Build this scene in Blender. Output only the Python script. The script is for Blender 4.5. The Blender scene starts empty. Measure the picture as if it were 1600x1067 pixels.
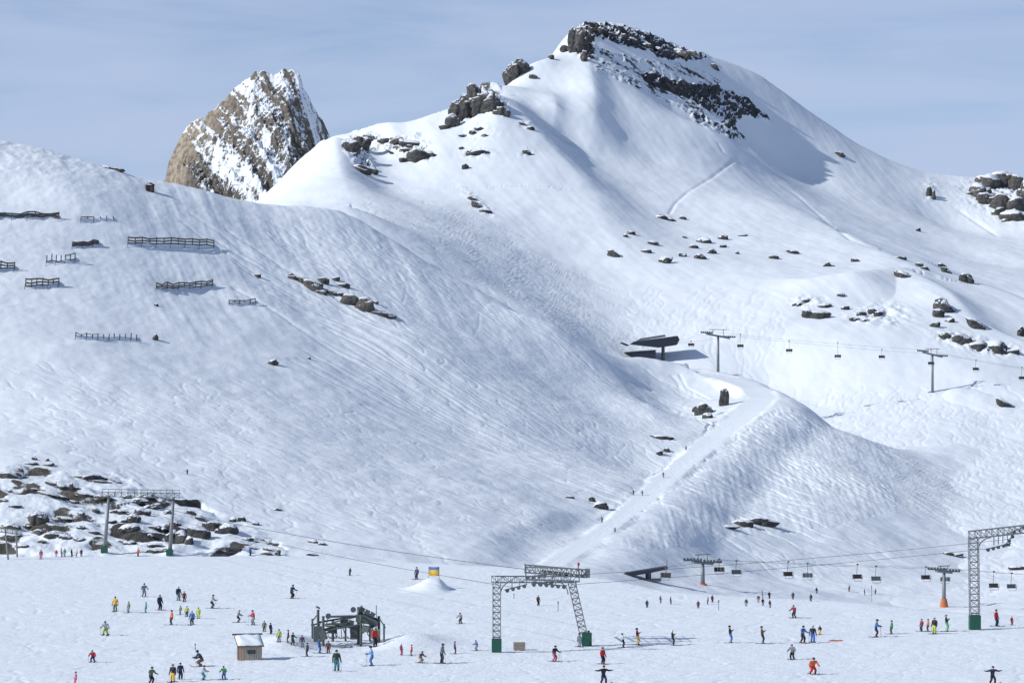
import bpy, bmesh, math, random
import numpy as np
from mathutils import Vector, Matrix, Euler

# ------------------------------------------------------------------ camera, sky, sun, exposure
SC = bpy.context.scene
COL = SC.collection
F, CX, HZ, CAMZ = 4537.0, 800.0, 638.0, 23.3        # focal length in photo pixels, centre column, horizon row, eye height

cam_data = bpy.data.cameras.new('camera')
cam_data.sensor_width = 36.0
cam_data.lens = 36.0 * F / 1600.0
cam_data.shift_y = (HZ - 533.5) / 1600.0
cam_data.clip_start = 1.0
cam_data.clip_end = 20000.0
cam = bpy.data.objects.new('camera', cam_data)
cam.location = (0, 0, CAMZ)
cam.rotation_euler = (math.radians(90), 0, 0)
COL.objects.link(cam)
SC.camera = cam

SUN_EL, SUN_SIDE = 32.0, 20.0                       # sun height; degrees behind the left-hand side
se, sa = math.radians(SUN_EL), math.radians(SUN_SIDE)
SUN = Vector((-math.cos(se) * math.cos(sa), -math.cos(se) * math.sin(sa), math.sin(se)))

world = bpy.data.worlds.new('World')
SC.world = world
world.use_nodes = True
wn, wl = world.node_tree.nodes, world.node_tree.links
wn.clear()
def WN(t, **k):
    n = wn.new(t)
    for a, b in k.items():
        setattr(n, a, b)
    return n
w_out = WN('ShaderNodeOutputWorld')
w_bg = WN('ShaderNodeBackground')
w_bg.inputs['Strength'].default_value = 0.10
sky = WN('ShaderNodeTexSky', sky_type='NISHITA', sun_disc=False)
sky.sun_elevation = se
sky.sun_rotation = math.atan2(SUN.x, SUN.y)
sky.altitude = 2600.0
sky.air_density = 1.0
sky.dust_density = 0.3
sky.ozone_density = 4.0
w_tc = WN('ShaderNodeTexCoord')
w_map = WN('ShaderNodeMapping')
w_map.inputs['Scale'].default_value = (7.0, 7.0, 42.0)
w_map.inputs['Rotation'].default_value = (0.0, 0.10, 0.0)
w_noise = WN('ShaderNodeTexNoise')
w_noise.inputs['Scale'].default_value = 1.1
w_noise.inputs['Detail'].default_value = 6.0
w_noise.inputs['Roughness'].default_value = 0.55
w_noise.inputs['Distortion'].default_value = 0.6
# a thin veil of high cloud: its optical depth grows towards the horizon as 1 / sin(elevation), streaked by noise
w_tau = WN('ShaderNodeMapRange')
w_tau.inputs['From Min'].default_value = 0.30; w_tau.inputs['From Max'].default_value = 0.72
w_tau.inputs['To Min'].default_value = 0.055; w_tau.inputs['To Max'].default_value = 0.30
w_sep = WN('ShaderNodeSeparateXYZ')
w_abs = WN('ShaderNodeMath', operation='MAXIMUM'); w_abs.inputs[1].default_value = 0.0
w_add = WN('ShaderNodeMath', operation='ADD'); w_add.inputs[1].default_value = 0.03
w_div = WN('ShaderNodeMath', operation='DIVIDE')
w_neg = WN('ShaderNodeMath', operation='MULTIPLY'); w_neg.inputs[1].default_value = -1.0
w_exp = WN('ShaderNodeMath', operation='EXPONENT')
w_fac = WN('ShaderNodeMath', operation='SUBTRACT'); w_fac.inputs[0].default_value = 1.0
w_cloud = WN('ShaderNodeRGB')
w_cloud.outputs[0].default_value = (4.55, 5.35, 7.3, 1)     # cloud radiance on the sky texture's own scale
w_mix = WN('ShaderNodeMix', data_type='RGBA')
wl.new(w_tc.outputs['Generated'], w_map.inputs['Vector'])
wl.new(w_map.outputs[0], w_noise.inputs['Vector'])
wl.new(w_noise.outputs['Fac'], w_tau.inputs['Value'])
wl.new(w_tc.outputs['Generated'], w_sep.inputs[0])
wl.new(w_sep.outputs['Z'], w_abs.inputs[0]); wl.new(w_abs.outputs[0], w_add.inputs[0])
wl.new(w_tau.outputs[0], w_div.inputs[0]); wl.new(w_add.outputs[0], w_div.inputs[1])
wl.new(w_div.outputs[0], w_neg.inputs[0]); wl.new(w_neg.outputs[0], w_exp.inputs[0]); wl.new(w_exp.outputs[0], w_fac.inputs[1])
wl.new(w_fac.outputs[0], w_mix.inputs['Factor'])
wl.new(sky.outputs['Color'], w_mix.inputs['A'])
wl.new(w_cloud.outputs[0], w_mix.inputs['B'])
wl.new(w_mix.outputs['Result'], w_bg.inputs['Color'])
wl.new(w_bg.outputs[0], w_out.inputs['Surface'])

sun_data = bpy.data.lights.new('sun', 'SUN')
sun_data.energy = 3.5
sun_data.angle = math.radians(0.6)
sun_data.color = (1.0, 0.985, 0.965)
sun = bpy.data.objects.new('sun', sun_data)
sun.rotation_euler = SUN.to_track_quat('Z', 'Y').to_euler()
sun.location = (-300, -100, 400)
COL.objects.link(sun)

SC.view_settings.view_transform = 'Standard'
SC.view_settings.look = 'None'
SC.view_settings.exposure = 0.12
SC.view_settings.gamma = 1.0
SC.view_settings.use_curve_mapping = False
SC.render.engine = 'CYCLES'

# ------------------------------------------------------------------ helpers
rng = np.random.default_rng(11)
R = random.Random(5)

def P(px, py, d):
    return Vector(((px - CX) / F * d, d, CAMZ + (HZ - py) / F * d))

_perm = np.random.default_rng(3).permutation(256)
_perm = np.concatenate([_perm, _perm, _perm])
_ga = np.random.default_rng(4).uniform(0, 2 * np.pi, 256)
_gx, _gy = np.cos(_ga), np.sin(_ga)
def perlin(x, y, seed=0):
    x = np.asarray(x, float) + seed * 37.31; y = np.asarray(y, float) + seed * 17.77
    xi = np.floor(x).astype(np.int64); yi = np.floor(y).astype(np.int64)
    xf = x - xi; yf = y - yi
    u = xf * xf * xf * (xf * (xf * 6 - 15) + 10); v = yf * yf * yf * (yf * (yf * 6 - 15) + 10)
    xi &= 255; yi &= 255
    def g(ix, iy, fx, fy):
        h = _perm[_perm[ix & 255] + (iy & 255)]
        return _gx[h] * fx + _gy[h] * fy
    a = g(xi, yi, xf, yf); b = g(xi + 1, yi, xf - 1, yf)
    c = g(xi, yi + 1, xf, yf - 1); e = g(xi + 1, yi + 1, xf - 1, yf - 1)
    return 1.5 * ((a + u * (b - a)) + v * ((c + u * (e - c)) - (a + u * (b - a))))
def fbm(x, y, oct=4, seed=0, gain=0.5, ridged=False):
    s = 0; a = 1.0; t = 0
    for o in range(oct):
        n = perlin(x * 2 ** o, y * 2 ** o, seed + o)
        if ridged:
            n = 1 - 2 * np.abs(n)
        s = s + a * n; t += a; a *= gain
    return s / t
def sstep(a, b, x):
    t = np.clip((x - a) / (b - a), 0, 1)
    return t * t * (3 - 2 * t)
def poly(px, py, pts):
    pts = np.asarray(pts, float); inside = np.zeros(px.shape, bool); j = len(pts) - 1
    for i in range(len(pts)):
        xi, yi = pts[i]; xj, yj = pts[j]
        if yi != yj:
            inside ^= ((yi > py) != (yj > py)) & (px < (xj - xi) * (py - yi) / (yj - yi) + xi)
        j = i
    return inside
def blob(px, py, cx, cy, rx, ry, ang=0):
    a = math.radians(ang); c, s = math.cos(a), math.sin(a)
    u = ((px - cx) * c + (py - cy) * s) / rx; v = (-(px - cx) * s + (py - cy) * c) / ry
    return np.exp(-(u * u + v * v))

class RBF:
    def __init__(self, pts, c=14.0, lam=0.0):
        W = np.array([P(*p) for p in pts])
        self.sub(W, c, lam)
    def sub(self, W, c, lam):
        self.c = c; self.xy = W[:, :2] / 100.0; n = len(W); self.cc = (c / 100.0) ** 2
        r2 = ((self.xy[:, None] - self.xy[None]) ** 2).sum(-1)
        A = np.zeros((n + 3, n + 3)); A[:n, :n] = -np.sqrt(r2 + self.cc) + lam * np.eye(n)
        A[:n, n] = 1; A[:n, n + 1:] = self.xy; A[n, :n] = 1; A[n + 1:, :n] = self.xy.T
        b = np.zeros(n + 3); b[:n] = W[:, 2]
        self.w = np.linalg.solve(A, b)
    def __call__(self, x, y):
        sh = np.shape(x); x = np.ravel(x).astype(np.float32) / 100; y = np.ravel(y).astype(np.float32) / 100
        n = len(self.xy); w = self.w.astype(np.float32); out = np.empty(x.shape, np.float32); cc = np.float32(self.cc)
        q = self.xy.astype(np.float32)
        for s in range(0, len(x), 20000):
            e = s + 20000
            dx = x[s:e, None] - q[None, :, 0]; dy = y[s:e, None] - q[None, :, 1]
            dx *= dx; dy *= dy; dx += dy; dx += cc; np.sqrt(dx, out=dx)
            out[s:e] = -dx @ w[:n] + w[n] + w[n + 1] * x[s:e] + w[n + 2] * y[s:e]
        return out.reshape(sh).astype(float)

def seg_field(x, y, pts):
    """nearest distance to a 3-D polyline in plan, signed side (+ = right of travel) and interpolated z, t"""
    best = np.full(np.shape(x), 1e9); side = np.zeros(np.shape(x)); zz = np.zeros(np.shape(x)); tt = np.zeros(np.shape(x))
    n = len(pts) - 1
    for i in range(n):
        a, b = pts[i], pts[i + 1]
        dx, dy = b[0] - a[0], b[1] - a[1]; L2 = dx * dx + dy * dy + 1e-9
        t = np.clip(((x - a[0]) * dx + (y - a[1]) * dy) / L2, 0, 1)
        ex = x - (a[0] + t * dx); ey = y - (a[1] + t * dy)
        d2 = np.hypot(ex, ey); m = d2 < best
        best = np.where(m, d2, best); side = np.where(m, np.sign(dy * ex - dx * ey), side)
        zz = np.where(m, a[2] + t * (b[2] - a[2]), zz); tt = np.where(m, (i + t) / n, tt)
    return best, side, zz, tt

class Layer:
    """a height field z(x, y), meshed along lines of sight so its detail is even; rows follow the slope"""
    def __init__(self, base, px0, px1, step, dnear, dfar, rows, hidden=0.12):
        self.base = base; self.px0, self.step = px0, step
        self.px = np.arange(px0, px1 + step * 0.5, step); n = len(self.px)
        dn = dnear(self.px) if callable(dnear) else np.full(n, float(dnear))
        df = dfar(self.px) if callable(dfar) else np.full(n, float(dfar))
        t = np.linspace(0, 1, 170)[:, None]
        cpx = self.px[::3]
        D = dn[None, ::3] * (1 - t) + df[None, ::3] * t
        Z = base((cpx[None] - CX) / F * D, D)
        PY = HZ - (Z - CAMZ) / D * F
        m = np.maximum(0, -np.diff(PY, axis=0)); hid = np.abs(np.diff(PY, axis=0))
        m = m + hidden * np.minimum(hid, 4.0) + 0.10 * np.diff(D, axis=0) * F / D[:-1] * 0.1
        m = np.maximum(m, 0.02)
        c = np.concatenate([np.zeros((1, m.shape[1])), np.cumsum(m, 0)], 0); c /= c[-1]
        q = np.linspace(0, 1, rows)
        Dr = np.stack([np.interp(q, c[:, i], D[:, i]) for i in range(D.shape[1])], 1)
        # smooth the spacing between columns, then expand to all columns
        k = np.array([1, 2, 3, 2, 1.]); k /= k.sum()
        Tn = (Dr - dn[None, ::3]) / (df - dn)[None, ::3]
        pad = np.pad(Tn, ((0, 0), (2, 2)), 'edge')
        Tn = sum(k[j] * pad[:, j:j + Tn.shape[1]] for j in range(5))
        Te = np.empty((rows, n))
        for r in range(rows):
            Te[r] = np.interp(self.px, cpx, Tn[r])
        self.D = dn[None] * (1 - Te) + df[None] * Te
        self.PX = np.broadcast_to(self.px[None], self.D.shape)
        self.X = (self.PX - CX) / F * self.D
        self.Y = self.D
        self.Z = base(self.X, self.Y)
        self.Z0 = self.Z.copy()
        self.PY = HZ - (self.Z - CAMZ) / self.D * F
        self.rock = np.zeros(self.D.shape); self.tan = np.zeros(self.D.shape); self.fine = np.ones(self.D.shape)
    def slopes(self):
        """dz/dx, dz/dy of the current surface"""
        zu = np.gradient(self.Z, axis=1); zr = np.gradient(self.Z, axis=0)
        xu = np.gradient(self.X, axis=1); xr = np.gradient(self.X, axis=0)
        yu = np.gradient(self.Y, axis=1); yr = np.gradient(self.Y, axis=0)
        det = xu * yr - xr * yu
        return (zu * yr - zr * yu) / det, (xu * zr - xr * zu) / det
    def splat(self, x, y, depth, width):
        """lower the surface along points; arrays"""
        col = ((x / y * F + CX) - self.px0) / self.step
        ok = (col > 4) & (col < len(self.px) - 5) & (y > self.D[2, 0]); 
        x, y, col = x[ok], y[ok], col[ok]
        depth = np.broadcast_to(depth, ok.shape)[ok]
        ci = np.round(col).astype(int)
        for s in range(0, len(x), 20000):
            e = s + 20000
            row = (self.D[:, ci[s:e]] < y[s:e][None]).sum(0)
            good = (row > 3) & (row < self.D.shape[0] - 4)
            rr, cc, xx, yy, dd = row[good], ci[s:e][good], x[s:e][good], y[s:e][good], depth[s:e][good]
            for i in range(-3, 4):
                for j in range(-3, 4):
                    r_, c_ = rr + i, cc + j
                    w = np.exp(-((self.X[r_, c_] - xx) ** 2 + (self.Y[r_, c_] - yy) ** 2) / width ** 2)
                    np.minimum.at(self.track, (r_, c_), -dd * w)
    def tracks(self, starts, length, depth, width, wander=0.25, turn=(0, 0), fall=1.0, heading=None, rg=rng):
        """ski tracks: walk down the fall line with turns"""
        if not hasattr(self, 'track'):
            self.track = np.zeros(self.D.shape)
        gx, gy = self._g0
        n = len(starts); xs = np.array([s[0] for s in starts]); ys = np.array([s[1] for s in starts])
        L = rg.uniform(0.5, 1.0, n) * length
        amp = rg.uniform(turn[0] * 0.6, turn[0] * 1.3, n); wl_ = rg.uniform(turn[1] * 0.7, turn[1] * 1.3, n) + 1e-6
        ph = rg.uniform(0, 6.28, n); drift = rg.normal(0, wander, n); step = 0.45
        allx, ally, alld = [], [], []
        dep = rg.uniform(0.45, 1.0, n) * depth
        h0 = None
        for k in range(int(length / step)):
            col = np.clip(np.round((xs / ys * F + CX - self.px0) / self.step).astype(int), 0, len(self.px) - 1)
            row = np.clip((self.D[:, col] < ys[None]).sum(0), 0, self.D.shape[0] - 1) if k % 6 == 0 else row
            a, b = -gx[row, col], -gy[row, col]; m = np.hypot(a, b) + 1e-6
            ang = np.arctan2(b, a)
            if heading is not None:
                ang = heading + 0.35 * np.sin(ang - heading)
            ang = ang + drift + amp * np.sin(ph + 6.283 * k * step / wl_)
            xs = xs + step * np.cos(ang); ys = ys + step * np.sin(ang)
            act = k * step < L
            allx.append(xs[act]); ally.append(ys[act]); alld.append(dep[act] * np.minimum(1, (L[act] - k * step) / 6))
        self.splat(np.concatenate(allx), np.concatenate(ally), np.concatenate(alld), width)
    def image_starts(self, pts, n, rg=rng):
        """random starting points on the surface inside an image polygon"""
        pts = np.array(pts, float); out = []
        m = poly(self.PX, self.PY, pts) & self.visible()
        r_, c_ = np.nonzero(m)
        k = rg.integers(0, len(r_), n)
        return [(self.X[r_[i], c_[i]], self.Y[r_[i], c_[i]]) for i in k]
    def visible(self):
        return self.PY <= np.minimum.accumulate(self.PY, axis=0) + 0.01
    def hit(self, px, py):
        """first surface point seen at a photo pixel"""
        c = (px - self.px0) / self.step; i = int(np.clip(math.floor(c), 0, len(self.px) - 2)); f_ = min(max(c - i, 0), 1)
        d = self.D[:, i] * (1 - f_) + self.D[:, i + 1] * f_; z = self.Z[:, i] * (1 - f_) + self.Z[:, i + 1] * f_
        pp = HZ - (z - CAMZ) / d * F
        k = np.nonzero((pp[1:] <= py) & (pp[:-1] > py))[0]
        if len(k) == 0:
            return None
        k = k[0]; t = (pp[k] - py) / (pp[k] - pp[k + 1])
        dd = d[k] + t * (d[k + 1] - d[k])
        return Vector(((px - CX) / F * dd, dd, z[k] + t * (z[k + 1] - z[k])))
    def height(self, x, y):
        px = x / y * F + CX
        c = (px - self.px0) / self.step; i = int(np.clip(math.floor(c), 0, len(self.px) - 2)); f_ = min(max(c - i, 0), 1)
        d = self.D[:, i] * (1 - f_) + self.D[:, i + 1] * f_; z = self.Z[:, i] * (1 - f_) + self.Z[:, i + 1] * f_
        return float(np.interp(y, d, z))
    def build(self, name, mat):
        r, c = self.D.shape
        me = bpy.data.meshes.new(name)
        co = np.stack([self.X, self.Y, self.Z], -1).reshape(-1, 3).astype(np.float32)
        idx = np.arange(r * c).reshape(r, c)
        q = np.stack([idx[:-1, :-1], idx[:-1, 1:], idx[1:, 1:], idx[1:, :-1]], -1).reshape(-1, 4)
        me.vertices.add(len(co)); me.vertices.foreach_set('co', co.ravel())
        me.loops.add(q.size); me.loops.foreach_set('vertex_index', q.ravel().astype(np.int32))
        me.polygons.add(len(q)); me.polygons.foreach_set('loop_start', (np.arange(len(q)) * 4).astype(np.int32))
        me.polygons.foreach_set('loop_total', np.full(len(q), 4, np.int32))
        me.polygons.foreach_set('use_smooth', np.ones(len(q), bool))
        me.update(calc_edges=True)
        at = me.attributes.new('mask', 'FLOAT_COLOR', 'POINT')
        m = np.stack([self.rock, self.tan, self.fine, np.ones_like(self.rock)], -1).reshape(-1).astype(np.float32)
        at.data.foreach_set('color', m)
        me.materials.append(mat)
        o = bpy.data.objects.new(name, me); COL.objects.link(o)
        o['kind'] = 'structure'
        return o

# ------------------------------------------------------------------ materials
def new_mat(name):
    m = bpy.data.materials.new(name); m.use_nodes = True
    nt = m.node_tree
    return m, nt, nt.nodes['Principled BSDF'], nt.nodes['Material Output']
def N(nt, t, **k):
    n = nt.nodes.new(t)
    for a, b in k.items():
        setattr(n, a, b)
    return n
def plain(name, col, rough=0.6, metal=0.0, var=0.12, scale=3.0):
    """simple paint, cloth or metal with mild noise in tone and roughness"""
    m, nt, b, o = new_mat(name)
    tc = N(nt, 'ShaderNodeTexCoord'); nz = N(nt, 'ShaderNodeTexNoise')
    nz.inputs['Scale'].default_value = scale; nz.inputs['Detail'].default_value = 4
    mx = N(nt, 'ShaderNodeMix', data_type='RGBA')
    c = np.array(col)
    mx.inputs['A'].default_value = (*np.clip(c * (1 - var), 0, 1), 1); mx.inputs['B'].default_value = (*np.clip(c * (1 + var), 0, 1), 1)
    nt.links.new(tc.outputs['Object'], nz.inputs['Vector']); nt.links.new(nz.outputs['Fac'], mx.inputs['Factor'])
    nt.links.new(mx.outputs['Result'], b.inputs['Base Color'])
    b.inputs['Roughness'].default_value = rough; b.inputs['Metallic'].default_value = metal
    return m
def rock_color(nt, vec, tan_socket=None, tan=0.0, scale=1.0):
    """returns a colour socket: grey to brown rock with lichen-dark patches"""
    n1 = N(nt, 'ShaderNodeTexNoise'); n1.inputs['Scale'].default_value = 0.42 * scale; n1.inputs['Detail'].default_value = 8; n1.inputs['Roughness'].default_value = 0.65
    nt.links.new(vec, n1.inputs['Vector'])
    r1 = N(nt, 'ShaderNodeValToRGB'); e = r1.color_ramp.elements
    e[0].position = 0.30; e[0].color = (0.022, 0.024, 0.027, 1)
    e[1].position = 0.72; e[1].color = (0.15, 0.148, 0.138, 1)
    e2 = e.new(0.5); e2.color = (0.055, 0.056, 0.055, 1)
    nt.links.new(n1.outputs['Fac'], r1.inputs['Fac'])
    r2 = N(nt, 'ShaderNodeValToRGB'); e = r2.color_ramp.elements
    e[0].position = 0.30; e[0].color = (0.15, 0.13, 0.105, 1)
    e[1].position = 0.70; e[1].color = (0.58, 0.47, 0.34, 1)
    e2 = e.new(0.5); e2.color = (0.39, 0.325, 0.24, 1)
    nt.links.new(n1.outputs['Fac'], r2.inputs['Fac'])
    mx = N(nt, 'ShaderNodeMix', data_type='RGBA')
    if tan_socket is not None:
        nt.links.new(tan_socket, mx.inputs['Factor'])
    else:
        mx.inputs['Factor'].default_value = tan
    nt.links.new(r1.outputs['Color'], mx.inputs['A']); nt.links.new(r2.outputs['Color'], mx.inputs['B'])
    return mx.outputs['Result']

def terrain_mat(name, bump_scale, bump_dist, stretch=(1, 1, 1), bump=0.5):
    m, nt, b, o = new_mat(name)
    L = nt.links
    geo = N(nt, 'ShaderNodeNewGeometry')
    at = N(nt, 'ShaderNodeAttribute', attribute_name='mask')
    sep = N(nt, 'ShaderNodeSeparateColor'); L.new(at.outputs['Color'], sep.inputs['Color'])
    # rock mask, broken up finely
    nz = N(nt, 'ShaderNodeTexNoise'); nz.inputs['Scale'].default_value = 0.55; nz.inputs['Detail'].default_value = 7; nz.inputs['Roughness'].default_value = 0.7
    L.new(geo.outputs['Position'], nz.inputs['Vector'])
    ad = N(nt, 'ShaderNodeMath', operation='ADD'); L.new(sep.outputs['Red'], ad.inputs[0])
    sb = N(nt, 'ShaderNodeMath', operation='MULTIPLY_ADD'); L.new(nz.outputs['Fac'], sb.inputs[0]); sb.inputs[1].default_value = 1.1; sb.inputs[2].default_value = -0.55
    L.new(sb.outputs[0], ad.inputs[1])
    rk = N(nt, 'ShaderNodeMapRange', interpolation_type='SMOOTHSTEP'); rk.inputs['From Min'].default_value = 0.42; rk.inputs['From Max'].default_value = 0.60
    L.new(ad.outputs[0], rk.inputs['Value'])
    pres = N(nt, 'ShaderNodeMath', operation='GREATER_THAN'); L.new(sep.outputs['Red'], pres.inputs[0]); pres.inputs[1].default_value = 0.03
    rkm = N(nt, 'ShaderNodeMath', operation='MULTIPLY'); L.new(rk.outputs[0], rkm.inputs[0]); L.new(pres.outputs[0], rkm.inputs[1])
    rc = rock_color(nt, geo.outputs['Position'], sep.outputs['Green'])
    # snow colour: clean wind-packed snow with faint old-snow tone changes
    n2 = N(nt, 'ShaderNodeTexNoise'); n2.inputs['Scale'].default_value = 0.05; n2.inputs['Detail'].default_value = 6
    L.new(geo.outputs['Position'], n2.inputs['Vector'])
    sr = N(nt, 'ShaderNodeMix', data_type='RGBA'); sr.inputs['A'].default_value = (0.785, 0.835, 0.87, 1); sr.inputs['B'].default_value = (0.845, 0.885, 0.905, 1)
    L.new(n2.outputs['Fac'], sr.inputs['Factor'])
    mx = N(nt, 'ShaderNodeMix', data_type='RGBA'); L.new(rkm.outputs[0], mx.inputs['Factor']); L.new(sr.outputs['Result'], mx.inputs['A']); L.new(rc, mx.inputs['B'])
    L.new(mx.outputs['Result'], b.inputs['Base Color'])
    b.inputs['Roughness'].default_value = 0.75
    b.inputs['Specular IOR Level'].default_value = 0.25
    # fine relief: churned snow / rock grain
    mp = N(nt, 'ShaderNodeMapping'); mp.inputs['Scale'].default_value = stretch
    L.new(geo.outputs['Position'], mp.inputs['Vector'])
    n3 = N(nt, 'ShaderNodeTexNoise'); n3.inputs['Scale'].default_value = bump_scale; n3.inputs['Detail'].default_value = 4; n3.inputs['Roughness'].default_value = 0.6
    L.new(mp.outputs[0], n3.inputs['Vector'])
    st = N(nt, 'ShaderNodeMath', operation='MULTIPLY'); L.new(sep.outputs['Blue'], st.inputs[0]); st.inputs[1].default_value = bump
    bp = N(nt, 'ShaderNodeBump'); bp.inputs['Distance'].default_value = bump_dist
    L.new(st.outputs[0], bp.inputs['Strength']); L.new(n3.outputs['Fac'], bp.inputs['Height'])
    bp2 = N(nt, 'ShaderNodeBump'); bp2.inputs['Distance'].default_value = 1.4
    L.new(rkm.outputs[0], bp2.inputs['Strength']); L.new(nz.outputs['Fac'], bp2.inputs['Height']); L.new(bp.outputs['Normal'], bp2.inputs['Normal'])
    L.new(bp2.outputs['Normal'], b.inputs['Normal'])
    return m

def rock_mat(name, tan, snow=0.62, scale=2.0):
    """bare rock with snow lying where the surface faces up"""
    m, nt, b, o = new_mat(name); L = nt.links
    geo = N(nt, 'ShaderNodeNewGeometry')
    rc = rock_color(nt, geo.outputs['Position'], None, tan, scale)
    nz = N(nt, 'ShaderNodeTexNoise'); nz.inputs['Scale'].default_value = 1.2 * scale; nz.inputs['Detail'].default_value = 6; nz.inputs['Roughness'].default_value = 0.65
    L.new(geo.outputs['Position'], nz.inputs['Vector'])
    sp = N(nt, 'ShaderNodeSeparateXYZ'); L.new(geo.outputs['Normal'], sp.inputs[0])
    ad = N(nt, 'ShaderNodeMath', operation='MULTIPLY_ADD'); L.new(nz.outputs['Fac'], ad.inputs[0]); ad.inputs[1].default_value = 0.7; L.new(sp.outputs['Z'], ad.inputs[2])
    mr = N(nt, 'ShaderNodeMapRange', interpolation_type='SMOOTHSTEP'); mr.inputs['From Min'].default_value = snow + 0.30; mr.inputs['From Max'].default_value = snow + 0.46
    L.new(ad.outputs[0], mr.inputs['Value'])
    mx = N(nt, 'ShaderNodeMix', data_type='RGBA'); L.new(mr.outputs[0], mx.inputs['Factor']); L.new(rc, mx.inputs['A']); mx.inputs['B'].default_value = (0.83, 0.855, 0.89, 1)
    L.new(mx.outputs['Result'], b.inputs['Base Color']); b.inputs['Roughness'].default_value = 0.85
    bp = N(nt, 'ShaderNodeBump'); bp.inputs['Distance'].default_value = 0.5; bp.inputs['Strength'].default_value = 0.8
    L.new(nz.outputs['Fac'], bp.inputs['Height']); L.new(bp.outputs['Normal'], b.inputs['Normal'])
    return m

MAT_HILL = terrain_mat('snow_skied', 1.9, 0.16, bump=0.45)
MAT_MOUNT = terrain_mat('snow_windpacked', 0.5, 0.5, bump=0.22)
MAT_FIELD = terrain_mat('snow_trodden', 1.6, 0.12, stretch=(0.35, 1, 1), bump=0.45)
MAT_PEAK = terrain_mat('snow_and_cliff', 0.5, 0.6, bump=0.3)
# ------------------------------------------------------------------ terrain: the main mountain
ridge = [(300, 345, 1230), (400, 338, 1215), (432, 326, 1210), (455, 300, 1205), (475, 274, 1200), (490, 252, 1198), (505, 232, 1195), (540, 220, 1190), (575, 217, 1188), (610, 220, 1188), (660, 212, 1190),
         (700, 193, 1200), (730, 165, 1212), (760, 148, 1222), (785, 145, 1232), (800, 125, 1245), (825, 106, 1255), (850, 98, 1265), (880, 70, 1285), (905, 60, 1300),
         (935, 50, 1312), (970, 56, 1326), (1010, 68, 1342), (1050, 80, 1358), (1090, 92, 1376), (1130, 114, 1398), (1165, 145, 1412), (1200, 176, 1424),
         (1250, 212, 1428), (1320, 247, 1428), (1380, 271, 1430), (1440, 288, 1435), (1485, 303, 1450), (1525, 296, 1450), (1570, 300, 1450),
         (1620, 305, 1450), (1700, 320, 1450), (1850, 345, 1450)]
mpts = list(ridge)
for (u, v, d) in ridge:                               # the far side falls away
    z = CAMZ + (HZ - v) / F * d - 52
    d2 = d + 70
    mpts.append((u, HZ - (z - CAMZ) / d2 * F, d2))
mpts += [  # face of the main peak
    (900, 110, 1262), (860, 140, 1232), (960, 130, 1255), (1040, 160, 1275), (1100, 200, 1268), (1140, 222, 1245), (1175, 236, 1285), (1215, 252, 1318), (1265, 270, 1325), (1310, 290, 1320),
    (920, 200, 1190), (870, 230, 1172), (1000, 240, 1190), (1080, 290, 1160), (1180, 268, 1235), (1260, 300, 1265), (1200, 330, 1135), (1340, 335, 1250), (1400, 330, 1310),
    (960, 320, 1105), (1040, 345, 1092), (1100, 370, 1065), (1300, 375, 1120), (1420, 380, 1205), (1480, 350, 1330), (1500, 400, 1215), (1590, 400, 1230), (1450, 430, 1080), (1560, 465, 1050),
    (900, 330, 1085), (840, 260, 1128), (800, 220, 1150), (760, 200, 1170), (720, 230, 1140), (680, 260, 1110), (760, 290, 1085), (820, 330, 1058), (880, 390, 1010), (930, 440, 968),
    (600, 270, 1115), (540, 270, 1110), (480, 290, 1120), (540, 328, 915), (620, 352, 930), (640, 325, 990), (700, 390, 915), (710, 350, 990), (760, 430, 900), (780, 395, 955), (820, 466, 888), (850, 440, 940), (870, 508, 868),
    (960, 480, 930), (1020, 420, 985), (1100, 440, 965), (1180, 420, 990), (1200, 480, 925), (1280, 445, 960), (1330, 455, 950), (1290, 500, 905), (1380, 480, 935),
    (1400, 455, 985), (1480, 490, 945), (1440, 520, 895), (1540, 540, 905), (1590, 520, 945), (1530, 570, 868), (1600, 590, 862),
    (1000, 530, 895), (1080, 545, 880), (1200, 550, 878), (1300, 550, 872), (1400, 560, 868),
    (1200, 600, 862), (1300, 605, 856), (1457, 612, 848), (1600, 635, 832), (1120, 610, 855), (1000, 600, 860),
    (1300, 650, 830), (1450, 660, 812), (1600, 690, 795), (1400, 720, 768), (1550, 740, 752), (1420, 780, 712), (1600, 800, 702),
    (1400, 840, 668), (1600, 860, 650), (1250, 860, 655), (1100, 880, 645), (1300, 893, 628), (1500, 905, 612), (1100, 912, 622), (1700, 910, 605),
    (1300, 945, 560), (1500, 955, 545), (1100, 945, 560), (1700, 960, 540), (1300, 1010, 500), (1600, 1020, 490), (1000, 1000, 500),
    (950, 900, 640), (850, 890, 640), (700, 900, 640), (400, 900, 640), (900, 700, 800), (700, 540, 820), (500, 440, 820), (600, 480, 820), (400, 400, 850), (250, 440, 900),
    (400, 345, 1120), (400, 355, 1040), (440, 318, 1130), (440, 326, 1000), (340, 380, 1150), (330, 370, 1220), (300, 420, 1050)]
_M = RBF(mpts, c=11.0)
def _world(l):
    return [tuple(P(*p)) for p in l]
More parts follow.
